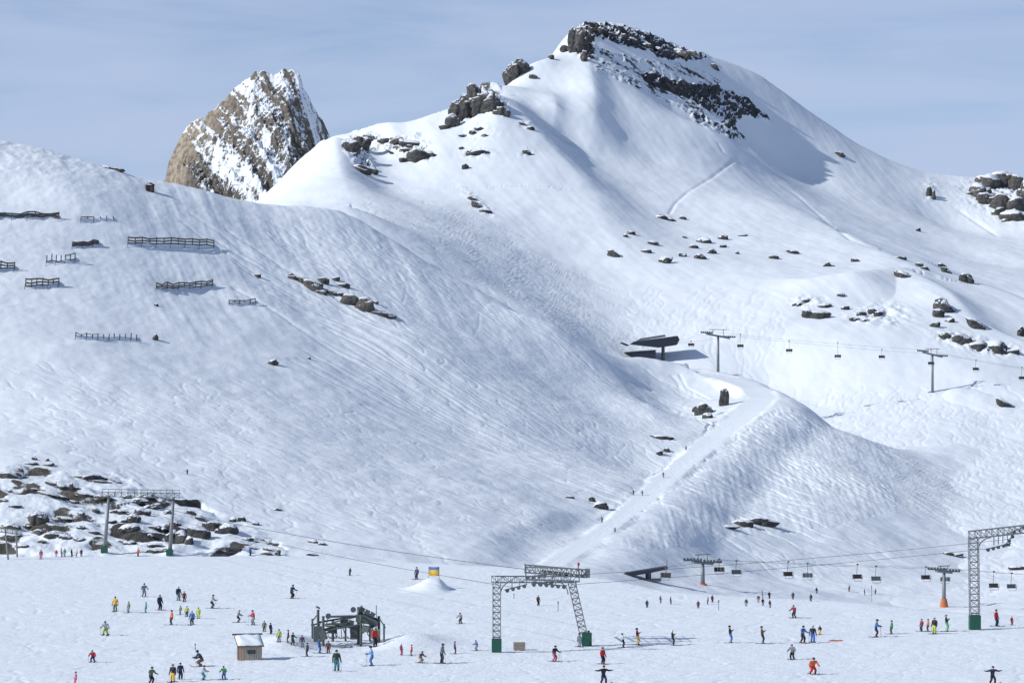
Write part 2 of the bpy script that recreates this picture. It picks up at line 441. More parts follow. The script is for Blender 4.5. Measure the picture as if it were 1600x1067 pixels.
RIBS = [  # polyline, height, width left, width right
    ([(914, 85, 1290), (920, 120, 1255), (928, 155, 1225), (930, 190, 1195), (915, 235, 1165)], 6.0, 13, 8, (0.5, 1, 1, .7, 0)),
    ([(786, 165, 1200), (800, 200, 1168), (815, 235, 1142), (850, 268, 1122), (895, 300, 1098), (925, 335, 1078), (950, 385, 1030), (965, 430, 985)], 13.0, 44, 20, (.3, 1, 1, 1, .9, .7, .4, 0)),
    ([(745, 178, 1180), (770, 205, 1155), (775, 240, 1130), (780, 290, 1088)], 3.5, 12, 9, (.4, 1, .7, 0)),
    ([(860, 150, 1225), (868, 200, 1190), (862, 240, 1165)], 3.2, 8, 5, (0, 1, 0)),
    ([(1190, 440, 968), (1270, 455, 950), (1330, 452, 952), (1400, 452, 988), (1460, 478, 955), (1520, 520, 915), (1600, 555, 890)], 4.5, 16, 9, (0, .7, 1, .8, 1, 1, 1)),
    ([(1330, 330, 1150), (1420, 395, 1090), (1520, 465, 1010), (1640, 520, 960)], 7.0, 45, 14, (0, .8, 1, 1)),
    ([(1180, 255, 1200), (1280, 330, 1120), (1380, 400, 1040), (1480, 470, 965)], 4.0, 30, 12, (0, 1, 1, 0)),
    ([(508, 236, 1180), (520, 270, 1120), (530, 305, 1050), (545, 330, 980)], 15.0, 34, 14, (.2, 1, .9, .1)),
    ([(560, 262, 1130), (590, 300, 1060), (620, 330, 1000)], -3.0, 24, 26, (.6, .8, 0)),
    ([(662, 236, 1165), (672, 262, 1125), (690, 300, 1070)], 3.5, 16, 9, (.6, 1, 0)),
    ([(600, 225, 1180), (615, 250, 1140), (630, 280, 1090)], 4.0, 9, 7, (1, .8, 0)),
    
]
RIBS = [(_world(a), h, l, r, w) for a, h, l, r, w in RIBS]
def m_base(x, y):
    z = _M(x, y)
    for pts, h, l, r, wt in RIBS:
        dist, side, zz, t = seg_field(x, y, pts)
        a = np.interp(t, np.linspace(0, 1, len(wt)), wt)
        w = np.where(side > 0, l, r)              # travelling towards the camera: + side is image left
        z = z + h * a * np.exp(-(dist / w) ** 1.7)
    return z
M = Layer(m_base, 250, 1700, 1.9, 520, lambda u: np.interp(u, [p[0] for p in ridge], [p[2] for p in ridge]) + 60, 640)
M._g0 = M.slopes()

# relief of wind-packed snow, slopes with old tracks
x, y, px, py = M.X, M.Y, M.PX, M.PY
M.Z += 1.6 * fbm(x / 60, y / 60, 4, 1) + 0.35 * fbm(x / 11, y / 16, 3, 5)
skied = np.clip(sstep(520, 620, py) + blob(px, py, 620, 340, 170, 70, 25) + blob(px, py, 900, 480, 200, 50, 20), 0, 1)
M.Z += skied * (0.05 * fbm(x / 1.6, y / 3.5, 3, 9) + 0.13 * fbm(x / 7, y / 5, 2, 19))
M.fine = 0.25 + 0.75 * skied
# fall-line streaks on the upper faces
gxs, gys = M._g0
M.Z += (1 - skied) * 0.11 * fbm((x + 0.35 * y) / 3.2, (y - 0.35 * x) / 40, 3, 31)

# rock bands: bedded cliffs breaking through the snow
wpx = px + 9 * fbm(x / 7, y / 7, 3, 41); wpy = py + 7 * fbm(x / 7, y / 7, 3, 47)
upper = poly(wpx, wpy, [(893, 28), (925, 30), (1000, 48), (1060, 70), (1105, 82), (1108, 92), (1060, 96), (1020, 86), (985, 74), (955, 66), (930, 62), (926, 98), (895, 82)])
midm = poly(wpx, wpy, [(1005, 112), (1040, 124), (1085, 134), (1125, 136), (1165, 153), (1208, 184), (1200, 194), (1172, 178), (1152, 190), (1146, 218), (1122, 184), (1085, 154), (1040, 143), (1010, 128)])
lowm = poly(wpx, wpy, [(1075, 176), (1110, 184), (1160, 205), (1170, 222), (1130, 212), (1090, 196)])
faint = poly(wpx, wpy, [(920, 75), (1060, 100), (1130, 125), (1100, 190), (1010, 145), (930, 110)])
sadl = poly(wpx, wpy, [(540, 216), (560, 208), (590, 210), (600, 226), (580, 240), (588, 268), (560, 262), (540, 240)]) | \
       poly(wpx, wpy, [(598, 216), (640, 205), (668, 220), (674, 252), (640, 250), (600, 232)])
lcrag = poly(wpx, wpy, [(695, 196), (720, 170), (735, 128), (760, 125), (790, 165), (792, 182), (750, 176), (725, 190)])
spots = (blob(px, py, 745, 240, 22, 6) + blob(px, py, 748, 318, 26, 6, 42) + blob(px, py, 822, 238, 9, 6) + blob(px, py, 750, 205, 26, 14) * 0.5 +
         blob(px, py, 1375, 494, 42, 15) * 0.8 + blob(px, py, 1262, 472, 22, 9) * 0.8 +
         blob(px, py, 1500, 535, 40, 10, 12) * 0.9 + blob(px, py, 1555, 545, 40, 9, 8) * 1.0 + blob(px, py, 1575, 300, 60, 35) + blob(px, py, 1455, 298, 10, 16) * 0.8 +
         blob(px, py, 820, 195, 10, 5) * 0.7)
rough = upper * 1.0 + midm * 1.0 + lowm * .8 + sadl * .9 + lcrag * 1.0 + np.clip(spots, 0, 1) * 0.9
rough = np.clip(rough, 0, 1)
k = np.array([1, 2, 1.]) / 4
for _ in range(2):                                  # feather
    rough = np.apply_along_axis(lambda a: np.convolve(a, k, 'same'), 0, rough)
    rough = np.apply_along_axis(lambda a: np.convolve(a, k, 'same'), 1, rough)
bed = fbm((x * .9 + y * .3) / 3.5, (y + 2.2 * (M.Z)) / 9, 4, 61, 0.55, ridged=True)
dzr = 4.0 * (fbm(x / 6, y / 12, 4, 67, 0.6, ridged=True) - .35) + 2.5 * (bed - .3)
on_ridge = sstep(20, 2, M.D[-1][None] - 60 - M.D)
M.Z += rough * dzr * (0.55 + 0.2 * on_ridge) + 0.8 * faint * fbm(x / 4, y / 8, 3, 71, ridged=True)
sx, sy = M.slopes()
steep = np.hypot(sx, sy)
streak = fbm((x * .8 - M.Z * .6 + .5 * y) / 14, (x * .5 + M.Z) / 2.6, 4, 73, 0.6)
M.rock = np.clip(rough * (0.17 + 0.14 * upper + 0.72 * sstep(0.5, 1.6, steep) + 1.0 * streak) + np.where(faint, 0.45, 0) * (sstep(0.35, 1.0, steep) + 1.2 * streak), 0, 1)
M.rock = np.where(lcrag, np.maximum(M.rock, 0.5 + 0.3 * streak), M.rock)
M.tan = np.clip(0.25 * lcrag + 0.5 * blob(px, py, 1560, 285, 40, 14) + .3 * blob(px, py, 1070, 82, 20, 8) + 0.25 * sadl, 0, 1)
# boot track and traverse lines across the face, ski tracks below
M.track = np.zeros(M.D.shape)
def image_line(layer, pts, depth, width, n=60):
    q = []
    for a, b in zip(pts[:-1], pts[1:]):
        for t in np.linspace(0, 1, n, endpoint=False):
            h = layer.hit(a[0] + (b[0] - a[0]) * t, a[1] + (b[1] - a[1]) * t)
            if h is not None:
                q.append(h)
    if q:
        q = np.array(q)
        layer.splat(q[:, 0], q[:, 1], np.full(len(q), depth), width)
image_line(M, [(1122, 224), (1130, 238), (1148, 250), (1112, 278), (1075, 300), (1055, 318), (1046, 334)], 0.42, 0.6)
image_line(M, [(1150, 252), (1215, 285), (1245, 305), (1290, 345), (1330, 375), (1380, 392)], 0.5, 1.1)
image_line(M, [(1500, 330), (1560, 370)], 0.5, 1.0)
M.tracks(M.image_starts([(560, 300), (700, 320), (900, 470), (1000, 520), (860, 505), (620, 380)], 150), 70, 0.24, 0.38, 0.2, (0.5, 16))
M.tracks(M.image_starts([(960, 440), (1200, 440), (1240, 540), (1000, 530)], 60), 60, 0.15, 0.5, 0.1, (0.3, 18))
M.tracks(M.image_starts([(1210, 600), (1600, 600), (1600, 840), (1300, 840), (1380, 690)], 260), 60, 0.20, 0.34, 0.3, (0.5, 14))
M.tracks(M.image_starts([(1150, 860), (1600, 850), (1600, 930), (1100, 920)], 160), 30, 0.18, 0.45, 0.6, (0.4, 10))
M.Z += M.track

# ------------------------------------------------------------------ terrain: the near hillside on the left with the piste road
crest = [(-260, 190, 762), (-120, 205, 765), (-40, 216, 768), (0, 222, 770), (60, 231, 771), (120, 249, 772), (180, 266, 772), (230, 280, 773), (265, 286, 775), (310, 297, 782), (370, 314, 792), (450, 324, 806),
         (530, 334, 815), (600, 368, 810), (700, 424, 800), (780, 470, 796), (830, 500, 794), (872, 521, 794), (930, 545, 800), (1000, 560, 815), (1060, 572, 822), (1122, 581, 826), (1165, 598, 806)]
hpts = list(crest)
for (u, v, d) in crest:
    z = CAMZ + (HZ - v) / F * d
    for dd, dz in ((22, 7), (90, 40)) if u < 700 else ((20, 8), (80, 32)):
        hpts.append((u, HZ - (z - dz - CAMZ) / (d + dd) * F, d + dd))
hpts += [
    (0, 300, 722), (120, 310, 724), (230, 330, 736), (330, 370, 740), (450, 380, 765), (560, 420, 762), (660, 460, 760), (780, 520, 758), (880, 560, 765), (980, 600, 778), (1060, 610, 795),
    (-150, 400, 662), (0, 400, 670), (150, 420, 679), (300, 450, 695), (420, 470, 705), (520, 490, 718), (640, 540, 705), (760, 590, 705), (880, 640, 705), (980, 660, 722), (1050, 655, 755),
    (-150, 520, 606), (0, 520, 612), (150, 540, 617), (300, 560, 632), (450, 590, 640), (600, 630, 652), (720, 680, 650), (840, 720, 640), (940, 725, 665), (1000, 735, 680),
    (-150, 640, 560), (0, 640, 562), (150, 650, 562), (300, 680, 560), (450, 710, 560), (600, 745, 562), (740, 775, 562), (860, 800, 565), (930, 805, 590),
    (-150, 740, 505), (0, 715, 512), (120, 730, 512), (250, 765, 508), (400, 800, 505), (550, 830, 502), (700, 850, 500), (820, 865, 502),
    (-150, 830, 476), (0, 800, 480), (120, 810, 480), (250, 830, 478), (380, 845, 478), (0, 862, 463), (200, 864, 464), (400, 868, 466), (600, 880, 470), (800, 900, 478), (900, 885, 510),
    (0, 930, 420), (300, 930, 420), (600, 930, 430), (900, 940, 450), (-150, 900, 440),
    (1190, 624, 772), (1150, 652, 745), (1090, 700, 702), (1020, 762, 640), (960, 815, 580), (905, 852, 535),
    # spoil fan under the road
    (1215, 632, 768), (1240, 648, 762), (1300, 672, 752), (1370, 698, 748), (1250, 700, 722), (1320, 730, 706), (1180, 730, 692), (1120, 780, 642), (1220, 780, 660), (1300, 800, 652),
    (1050, 830, 590), (1150, 840, 605), (1250, 840, 622), (1000, 855, 555), (1100, 862, 575), (1350, 830, 640), (950, 880, 520), (1050, 885, 540), (1150, 888, 560), (1000, 915, 495), (1200, 905, 580),
    (1300, 720, 800), (1200, 690, 830)]
for u in (1485, 1560, 1640):                       # the fan dies out under the open slope
    for d in (590, 640, 690, 740, 790, 850):
        xx = (u - CX) / F * d
        z = float(m_base(np.array([xx]), np.array([float(d)]))[0]) - (0.3 if u < 1500 else 1.6)
        hpts.append((u, HZ - (z - CAMZ) / d * F, d))
_H = RBF(hpts, c=8.0)
ROAD = [tuple(P(*p)) for p in [(1095, 584, 815), (1140, 592, 803), (1178, 606, 788), (1192, 622, 772), (1172, 642, 752), (1120, 682, 718), (1050, 740, 660), (985, 797, 600), (930, 838, 552), (885, 868, 518), (850, 890, 490)]]
H_RIBS = [([(560, 360, 800), (640, 410, 785), (740, 470, 780), (860, 540, 775)], -1.5, 18, 18, (0, 1, 1, 0)),
          ([(330, 400, 725), (470, 560, 655), (560, 640, 620)], 0.9, 14, 14, (0, 1, 0)),
          ([(420, 340, 790), (600, 480, 735), (760, 620, 690), (880, 720, 650)], 1.0, 18, 16, (0, 1, 1, 0)),
          ([(765, 470, 782), (820, 501, 780), (872, 527, 780)], 3.0, 16, 3.0, (0, .7, 1)),
          ([(900, 560, 800), (1010, 640, 745), (1030, 690, 715)], 3.5, 14, 9, (0, 1, 0))]
H_RIBS = [(_world(a), h, l, r, w) for a, h, l, r, w in H_RIBS]
def h_base(x, y):
    z = _H(x, y)
    for pts, h, l, r, wt in H_RIBS:
        dist, side, zz, t = seg_field(x, y, pts)
        z = z + h * np.interp(t, np.linspace(0, 1, len(wt)), wt) * np.exp(-(dist / np.where(side > 0, l, r)) ** 1.7)
    dist, side, zz, t = seg_field(x, y, ROAD)
    hw = 3.6 - 1.4 * sstep(.35, .8, t) + .5 * fbm(x / 6, y / 6, 2, 91)
    w = np.where(side > 0, 1 - sstep(hw, hw + 3.4 + 9 * sstep(.6, .9, t), dist), 1 - sstep(hw, 20.0, dist))
    return z * (1 - w) + (zz + 0.02 * dist) * w
def h_far(u):
    return np.interp(u, [-260, 200, 530, 800, 1000, 1165, 1250, 1600], [900, 900, 900, 910, 890, 860, 850, 850])
H = Layer(h_base, -200, 1620, 1.95, 425, h_far, 760)
H._g0 = H.slopes()
x, y, px, py = H.X, H.Y, H.PX, H.PY
rd, rside, rz, rt = seg_field(x, y, ROAD)
hw = 3.6 - 1.4 * sstep(.35, .8, rt) + .5 * fbm(x / 6, y / 6, 2, 91)
offroad = sstep(-0.4, 1.6, rd - hw) * .94 + .06
H.Z += offroad * (1.1 * fbm(x / 45, y / 45, 4, 101) + 0.30 * fbm(x / 9, y / 12, 3, 107))
gx, gy = H._g0
gm = np.hypot(gx, gy) + 1e-6
# moguls and scraped snow; long runnels down the upper slope
mog = sstep(430, 600, py) * offroad
H.Z += mog * (0.045 * fbm(x / 1.5, y / 2.6, 3, 111) + 0.16 * fbm(x / 5.5, y / 5.5, 2, 115) + 0.3 * fbm(x / 14, y / 20, 2, 118))
upper_l = (1 - mog) * offroad
runx = (0.26 * x - 0.96 * y); runy = (0.96 * x + 0.26 * y)
H.Z += upper_l * (0.08 + 0.24 * sstep(150, 300, px)) * fbm(runy / 4.5, runx / 60, 3, 121) + 0.10 * upper_l * fbm(x / 2, y / 4, 2, 128)
H.Z += 0.5 * blob(px, py, 0, 0, 1, 1)
# crumbling top edge on the far left
H.Z += sstep(320, 240, py) * (px < 320) * 0.35 * fbm(x / 5, y / 8, 3, 131, ridged=True)
# furrows of the fan below the road
fan = poly(px, py, [(1200, 625), (1260, 650), (1390, 690), (1400, 800), (1250, 830), (1000, 860), (930, 850), (1060, 740), (1150, 665)]) * sstep(4, 9, rd)
H.Z += fan * (0.15 * fbm(x / 1.1, y / 16, 3, 141) + 0.06 * fbm(x / 1.2, y / 1.5, 2, 147))
H.fine = 0.2 + offroad * (0.25 + 0.55 * mog)
# rock shelves at the foot of the slope, far left
wpx = px + 14 * fbm(x / 5, y / 5, 3, 151); wpy = py + 6 * fbm(x / 5, y / 5, 3, 157)
shelf = poly(wpx, wpy, [(-200, 735), (40, 730), (110, 738), (200, 742), (230, 770), (310, 780), (375, 815), (440, 850), (450, 868), (-200, 868)])
shelf_f = shelf.astype(float)
for _ in range(3):
    shelf_f = np.apply_along_axis(lambda a: np.convolve(a, k, 'same'), 0, shelf_f)
    shelf_f = np.apply_along_axis(lambda a: np.convolve(a, k, 'same'), 1, shelf_f)
wob = 2.6 * fbm(x / 16, y / 16, 3, 161) + 0.16 * x
st = (H.Z + wob) / (2.3 + 0.0 * x)
step = np.floor(st) + sstep(0.45, 0.98, st - np.floor(st))
pres = sstep(-0.25, 0.35, fbm(x / 9, y / 14, 3, 163))
H.Z += shelf_f * ((step - st) * 2.3 * pres + 0.5 * fbm(x / 6, y / 7, 4, 167, ridged=True))
sx, sy = H.slopes()
steep = np.hypot(sx, sy)
fr = st - np.floor(st)
H.rock = np.clip(shelf_f * (sstep(0.35, 0.5, fr) * sstep(1.0, 0.9, fr) * pres * (0.75 + 0.6 * fbm(x / 5, y / 5, 2, 171)) + 0.35 * sstep(0.9, 1.7, steep)), 0, 1)
H.tan = 0.15 * shelf_f * sstep(260, 120, px)
# tracks
H.track = np.zeros(H.D.shape)
S = H.image_starts
H.tracks(S([(370, 330), (560, 350), (760, 470), (900, 560), (700, 560), (500, 420)], 260), 95, 0.22, 0.36, 0.12, (0.45, 22), heading=-0.55)
H.tracks(S([(560, 480), (860, 560), (1000, 640), (900, 760), (640, 640)], 210), 60, 0.24, 0.34, 0.30, (0.7, 13))
H.tracks(S([(0, 560), (600, 600), (860, 760), (700, 840), (0, 700)], 420), 50, 0.15, 0.34, 0.5, (0.5, 12), heading=-0.35)
H.tracks(S([(260, 300), (420, 360), (700, 620), (520, 640), (300, 400)], 45), 110, 0.30, 0.8, 0.05, (0.12, 60))
H.tracks(S([(1205, 635), (1260, 655), (1390, 700), (1330, 730), (1150, 690), (1010, 800), (1060, 750)], 520), 45, 0.34, 0.32, 0.2, (0.3, 12))
H.tracks(S([(980, 565), (1090, 590), (1090, 650), (950, 640)], 30), 55, 0.24, 0.5, 0.2, (0.5, 22))
H.tracks(S([(930, 850), (1250, 830), (1400, 840), (1250, 870), (950, 880)], 50), 30, 0.14, 0.4, 0.4, (0.4, 14))
H.Z += (1 - offroad) * 0.035 * np.sin(rd * 9)
H.tracks(S([(1195, 615), (1160, 660), (1050, 750), (940, 840), (930, 825), (1040, 735), (1150, 640)], 40), 60, 0.9, 0.3, 0.12, (0.6, 14))
image_line(H, [(620, 425), (635, 445), (632, 465), (628, 475)], 0.22, 0.4)
image_line(H, [(690, 468), (735, 478), (750, 490), (748, 510), (740, 525)], 0.22, 0.4)
image_line(H, [(1062, 585), (1072, 605), (1110, 625)], 0.25, 0.4)
H.Z += H.track * offroad

# ------------------------------------------------------------------ terrain: the level snow field in front
def edge_d(u):
    v = np.interp(u, [-300, 0, 430, 600, 760, 880, 960, 1050, 1300, 1450, 1600, 1800], [868, 868, 869, 876, 884, 893, 907, 926, 938, 953, 963, 975])
    return CAMZ * F / (v - HZ)
def f_base(x, y):
    u = x / y * F + CX
    e = edge_d(u)
    z = -19.0 * sstep(-6, 95, y - e) ** 1.2
    z = z + 0.05 * fbm(x / 50, y / 70, 3, 201) * 4
    # snow ramp with a steep right side
    h = P(677, 921, CAMZ * F / (921 - HZ))
    dx, dy = x - h.x, y - h.y
    z = z + 1.55 * np.exp(-np.abs(np.where(dx < 0, dx / 2.6, dx / 1.7)) ** np.where(dx < 0, 2.2, 3.4)) * np.exp(-(dy / 5.0) ** 2)
    # cleared pit and bank around the drive unit
    b = P(540, 1012, 283.0)
    dx, dy = x - b.x, y - b.y
    z = z + 0.9 * np.exp(-((dx + 6.2) / 2.6) ** 2 - ((dy - 5) / 7) ** 2) + 0.8 * np.exp(-((dx - 6.5) / 3.0) ** 2 - ((dy - 6) / 8) ** 2) - 0.35 * np.exp(-(dx / 3.8) ** 4 - ((dy - 3) / 6.5) ** 4)
    return z
FD = Layer(f_base, -220, 1820, 2.0, 205, lambda u: edge_d(u) + 100, 460)
FD._g0 = FD.slopes()
x, y, px, py = FD.X, FD.Y, FD.PX, FD.PY
FD.Z += 0.10 * fbm(x / 7, y / 8, 4, 211, 0.55) + 0.045 * fbm(x / 2.0, y / 3.0, 3, 215) + 0.01 * fbm(x / .5, y / 1.2, 2, 219)
FD.track = np.zeros(FD.D.shape)
FD.tracks(FD.image_starts([(-100, 1080), (-100, 875), (800, 890), (1700, 980), (1700, 1080)], 700), 45, 0.075, 0.26, 0.5, (0.5, 18), heading=0.15)
FD.tracks(FD.image_starts([(-100, 1080), (-100, 875), (800, 890), (1700, 980), (1700, 1080)], 400), 35, 0.075, 0.28, 0.8, (0.8, 14), heading=-2.6)
FD.tracks(FD.image_starts([(330, 1050), (360, 960), (480, 940), (760, 980), (960, 1010), (900, 1050)], 260), 14, 0.08, 0.28, 1.6, (1.2, 6), heading=0.4)
FD.Z += FD.track

# ------------------------------------------------------------------ terrain: the rocky peak behind
sil = np.array([(150, 330), (235, 300), (258, 280), (264, 250), (272, 232), (286, 205), (300, 192), (325, 178), (345, 158), (365, 140), (382, 122), (398, 111), (415, 111), (428, 116), (440, 109), (458, 107), (468, 116),
                (475, 138), (484, 155), (492, 170), (503, 184), (512, 204), (520, 218), (545, 228), (600, 262), (700, 320)], float)
RD = 1440.0
_u = np.arange(100, 720, 1.0)
_s = np.interp(_u, sil[:, 0], sil[:, 1]) + sstep(255, 275, _u) * sstep(540, 500, _u) * (7.0 * fbm(_u / 22, _u * 0 + .3, 4, 381, 0.6) + 1.5)
def _sm(a, s):
    kk = np.exp(-(np.arange(-3 * s, 3 * s + 1) / s) ** 2 / 2); kk /= kk.sum()
    return np.convolve(np.pad(a, 3 * s, 'edge'), kk, 'valid')
_s1, _s2 = _sm(_s, 14), _sm(_s, 42)
def r_base(x, y):
    u = x / y * F + CX
    t = RD - y
    a = np.interp(u, _u, _s); b = np.interp(u, _u, _s1); c = np.interp(u, _u, _s2) 
    w1 = sstep(0, 14, t); w2 = sstep(8, 50, t)
    v = a * (1 - w1) + b * w1; v = v * (1 - w2) + c * w2
    z = CAMZ + (HZ - v) / F * RD
    left = sstep(420, 300, u)
    return z - np.where(t > 0, t * (1.35 + 0.25 * left), -t * 1.2)
PK = Layer(r_base, 190, 640, 1.25, 1335, 1475, 420)
x, y, px, py = PK.X, PK.Y, PK.PX, PK.PY
near_sil = sstep(2, 18, RD - y) + 0.35
# strata running from upper right to lower left
q1 = (x * 0.70 + PK.Z * 0.0 + (y - RD) * 0.9); q2 = (x * 0.75 - (RD - y) * 0.62)
PK.Z += near_sil * (5.0 * (fbm(q1 / 26, q2 / 7, 4, 301, 0.5, ridged=True) - .42) + 3.2 * (fbm(x / 9, y / 9, 4, 307, 0.55, ridged=True) - .42) + 1.3 * (fbm(x / 2.6, y / 2.6, 3, 311, ridged=True) - .4)) * np.where(y > RD, .5, 1)
lf = sstep(420, 320, px)
PK.Z += lf * near_sil * (2.5 * (fbm(x / 6, (y * 1.2 + PK.Z * .5) / 7, 4, 351, 0.6, ridged=True) - .42) + 1.5 * fbm(x / 2, y / 2.5, 3, 357))
PK.PY = HZ - (PK.Z - CAMZ) / PK.D * F
sx, sy = PK.slopes()
stp = np.hypot(sx, sy)
cover = fbm(q1 / 40, q2 / 5, 3, 331) * 0.95 + 0.35 * fbm(x / 5, y / 5, 3, 337)
leftness = sstep(-10, 40, (352 - px) - (py - 190) * 0.55 + 22 * fbm(x / 9, y / 9, 3, 341))
PK.rock = np.clip(0.20 + 0.42 * sstep(1.2, 2.6, stp) + cover * 0.9 + 0.40 * leftness - 0.18 * sstep(440, 500, px) * sstep(230, 150, py) + 0.06 * sstep(190, 120, py), 0, 1)
PK.rock *= sstep(330, 300, py)
PK.tan = np.clip(0.38 + leftness * (0.62 + 0.5 * fbm(x / 7, y / 5, 3, 361)) - 0.2 * sstep(200, 300, py) * (1 - leftness), 0, 1)
PK.fine = PK.fine * 0.6

ob_mount = M.build('mountain', MAT_MOUNT)
ob_hill = H.build('hillside', MAT_HILL)
ob_field = FD.build('snow_field', MAT_FIELD)
ob_peak = PK.build('rocky_peak', MAT_PEAK)
# ------------------------------------------------------------------ placing and mesh helpers
def ground(px, py, layers=None):
    hs = [l.hit(px, py) for l in (layers or (FD, H, M, PK))]
    hs = [h for h in hs if h is not None]
    return min(hs, key=lambda h: h.y) if hs else None
def floor_z(x, y):
    zs = []
    for l in (FD, H, M):
        u = x / y * F + CX
        if l.px[0] < u < l.px[-1]:
            c = int(round((u - l.px0) / l.step)); c = min(max(c, 0), len(l.px) - 1)
            if l.D[0, c] < y < l.D[-1, c]:
                zs.append(l.height(x, y))
    return max(zs) if zs else 0.0

class MB:
    def __init__(self):
        self.v = []; self.f = []
    def add(self, vs, fs):
        o = len(self.v); self.v += [tuple(p) for p in vs]; self.f += [tuple(i + o for i in f) for f in fs]; return self
    def box(self, c, s, rot=None):
        c = Vector(c); m = Euler(rot).to_matrix() if rot else Matrix.Identity(3)
        vs = [c + m @ Vector((sx * s[0] / 2, sy * s[1] / 2, sz * s[2] / 2)) for sx in (-1, 1) for sy in (-1, 1) for sz in (-1, 1)]
        return self.add(vs, [(0, 1, 3, 2), (4, 6, 7, 5), (0, 4, 5, 1), (2, 3, 7, 6), (0, 2, 6, 4), (1, 5, 7, 3)])
    def bar(self, a, b, r, n=6, r2=None):
        a, b = Vector(a), Vector(b); d = (b - a)
        if d.length < 1e-5:
            return self
        q = d.to_track_quat('Z', 'Y').to_matrix(); r2 = r if r2 is None else r2
        vs = []
        for c, rr in ((a, r), (b, r2)):
            for i in range(n):
                t = 2 * math.pi * i / n
                vs.append(c + q @ Vector((rr * math.cos(t), rr * math.sin(t), 0)))
        fs = [(i, (i + 1) % n, n + (i + 1) % n, n + i) for i in range(n)] + [tuple(range(n - 1, -1, -1)), tuple(range(n, 2 * n))]
        return self.add(vs, fs)
    def path(self, pts, r, n=5):
        for a, b in zip(pts[:-1], pts[1:]):
            self.bar(a, b, r, n)
        return self
    def disc(self, c, axis, r, t, n=16):
        axis = Vector(axis).normalized(); c = Vector(c)
        return self.bar(c - axis * t / 2, c + axis * t / 2, r, n)
    def lattice(self, p0, p1, w0, w1, nseg, r, side=Vector((1, 0, 0)), fwd=None):
        p0, p1 = Vector(p0), Vector(p1); ax = (p1 - p0).normalized()
        s = (side - ax * side.dot(ax)).normalized(); t = ax.cross(s).normalized()
        def ring(k):
            f_ = k / nseg; c = p0.lerp(p1, f_); w = (w0 + (w1 - w0) * f_) / 2
            return [c + s * w + t * w, c - s * w + t * w, c - s * w - t * w, c + s * w - t * w]
        rings = [ring(k) for k in range(nseg + 1)]
        for j in range(4):
            self.bar(rings[0][j], rings[-1][j], r * 1.5, 5)
        for k in range(nseg):
            for j in range(4):
                a, b = rings[k], rings[k + 1]
                self.bar(a[j], b[(j + 1) % 4], r, 4) if k % 2 else self.bar(a[(j + 1) % 4], b[j], r, 4)
                self.bar(a[j], a[(j + 1) % 4], r, 4)
        return self
    def prism(self, outline, y0, y1):
        """outline in x-z, extruded along y"""
        n = len(outline)
        vs = [(x, y0, z) for x, z in outline] + [(x, y1, z) for x, z in outline]
        return self.add(vs, [tuple(range(n)), tuple(range(2 * n - 1, n - 1, -1))] + [(i, n + i, n + (i + 1) % n, (i + 1) % n) for i in range(n)])
    def mesh(self, name, mat, smooth=False):
        me = bpy.data.meshes.new(name); me.from_pydata(self.v, [], self.f); me.update()
        bm = bmesh.new(); bm.from_mesh(me); bmesh.ops.recalc_face_normals(bm, faces=bm.faces); bm.to_mesh(me); bm.free()
        if mat:
            me.materials.append(mat)
        if smooth:
            for p in me.polygons:
                p.use_smooth = True
        return me
    def build(self, name, mat, parent=None, loc=None, smooth=False):
        o = bpy.data.objects.new(name, self.mesh(name, mat, smooth)); COL.objects.link(o)
        if parent is not None:
            o.parent = parent
        if loc is not None:
            o.location = loc
        return o
def empty(name, loc, rz=0.0):
    o = bpy.data.objects.new(name, None); COL.objects.link(o); o.location = loc; o.rotation_euler = (0, 0, rz); o.empty_display_size = 0.3
    return o
def tag(o, label, cat, group=None):
    o['label'] = label; o['category'] = cat
    if group:
        o['group'] = group
    return o
ORD = ['', 'first', 'second', 'third', 'fourth', 'fifth', 'sixth', 'seventh', 'eighth', 'ninth', 'tenth', 'eleventh', 'twelfth', 'thirteenth', 'fourteenth', 'fifteenth', 'sixteenth',
       'seventeenth', 'eighteenth', 'nineteenth', 'twentieth', 'twenty-first', 'twenty-second', 'twenty-third', 'twenty-fourth', 'twenty-fifth', 'twenty-sixth', 'twenty-seventh', 'twenty-eighth',
       'twenty-ninth', 'thirtieth', 'thirty-first', 'thirty-second', 'thirty-third', 'thirty-fourth', 'thirty-fifth', 'thirty-sixth', 'thirty-seventh', 'thirty-eighth', 'thirty-ninth', 'fortieth',
       'forty-first', 'forty-second', 'forty-third', 'forty-fourth', 'forty-fifth', 'forty-sixth', 'forty-seventh', 'forty-eighth', 'forty-ninth', 'fiftieth']

# ------------------------------------------------------------------ rocks
_bm = bmesh.new(); bmesh.ops.create_icosphere(_bm, subdivisions=4, radius=1.0)
ICO_V = np.array([v.co[:] for v in _bm.verts]); ICO_F = [tuple(v.index for v in f.verts) for f in _bm.faces]; _bm.free()
_bm = bmesh.new(); bmesh.ops.create_icosphere(_bm, subdivisions=3, radius=1.0)
ICO3_V = np.array([v.co[:] for v in _bm.verts]); ICO3_F = [tuple(v.index for v in f.verts) for f in _bm.faces]; _bm.free()
def rock_points(rg, fine, flat=0.0):
    V = ICO_V if fine else ICO3_V
    n = rg.normal(size=(13, 3)); n[:, 2] *= 0.8; n /= np.linalg.norm(n, axis=1)[:, None]
    h = rg.uniform(0.55, 0.95, 13)
    dt = V @ n.T
    r = np.min(np.where(dt > 0.05, h[None] / np.maximum(dt, 0.05), 9), axis=1)
    r = np.minimum(r, 1.15)
    s = rg.integers(0, 1000)
    r = r + 0.28 * fbm(V[:, 0] * 1.7 + s, V[:, 1] * 1.7 + V[:, 2] * 2.3, 4, 3, 0.6, ridged=True) + 0.14 * fbm(V[:, 0] * 5 + s, V[:, 2] * 6 + V[:, 1] * 3, 2, 8)
    return V * r[:, None]
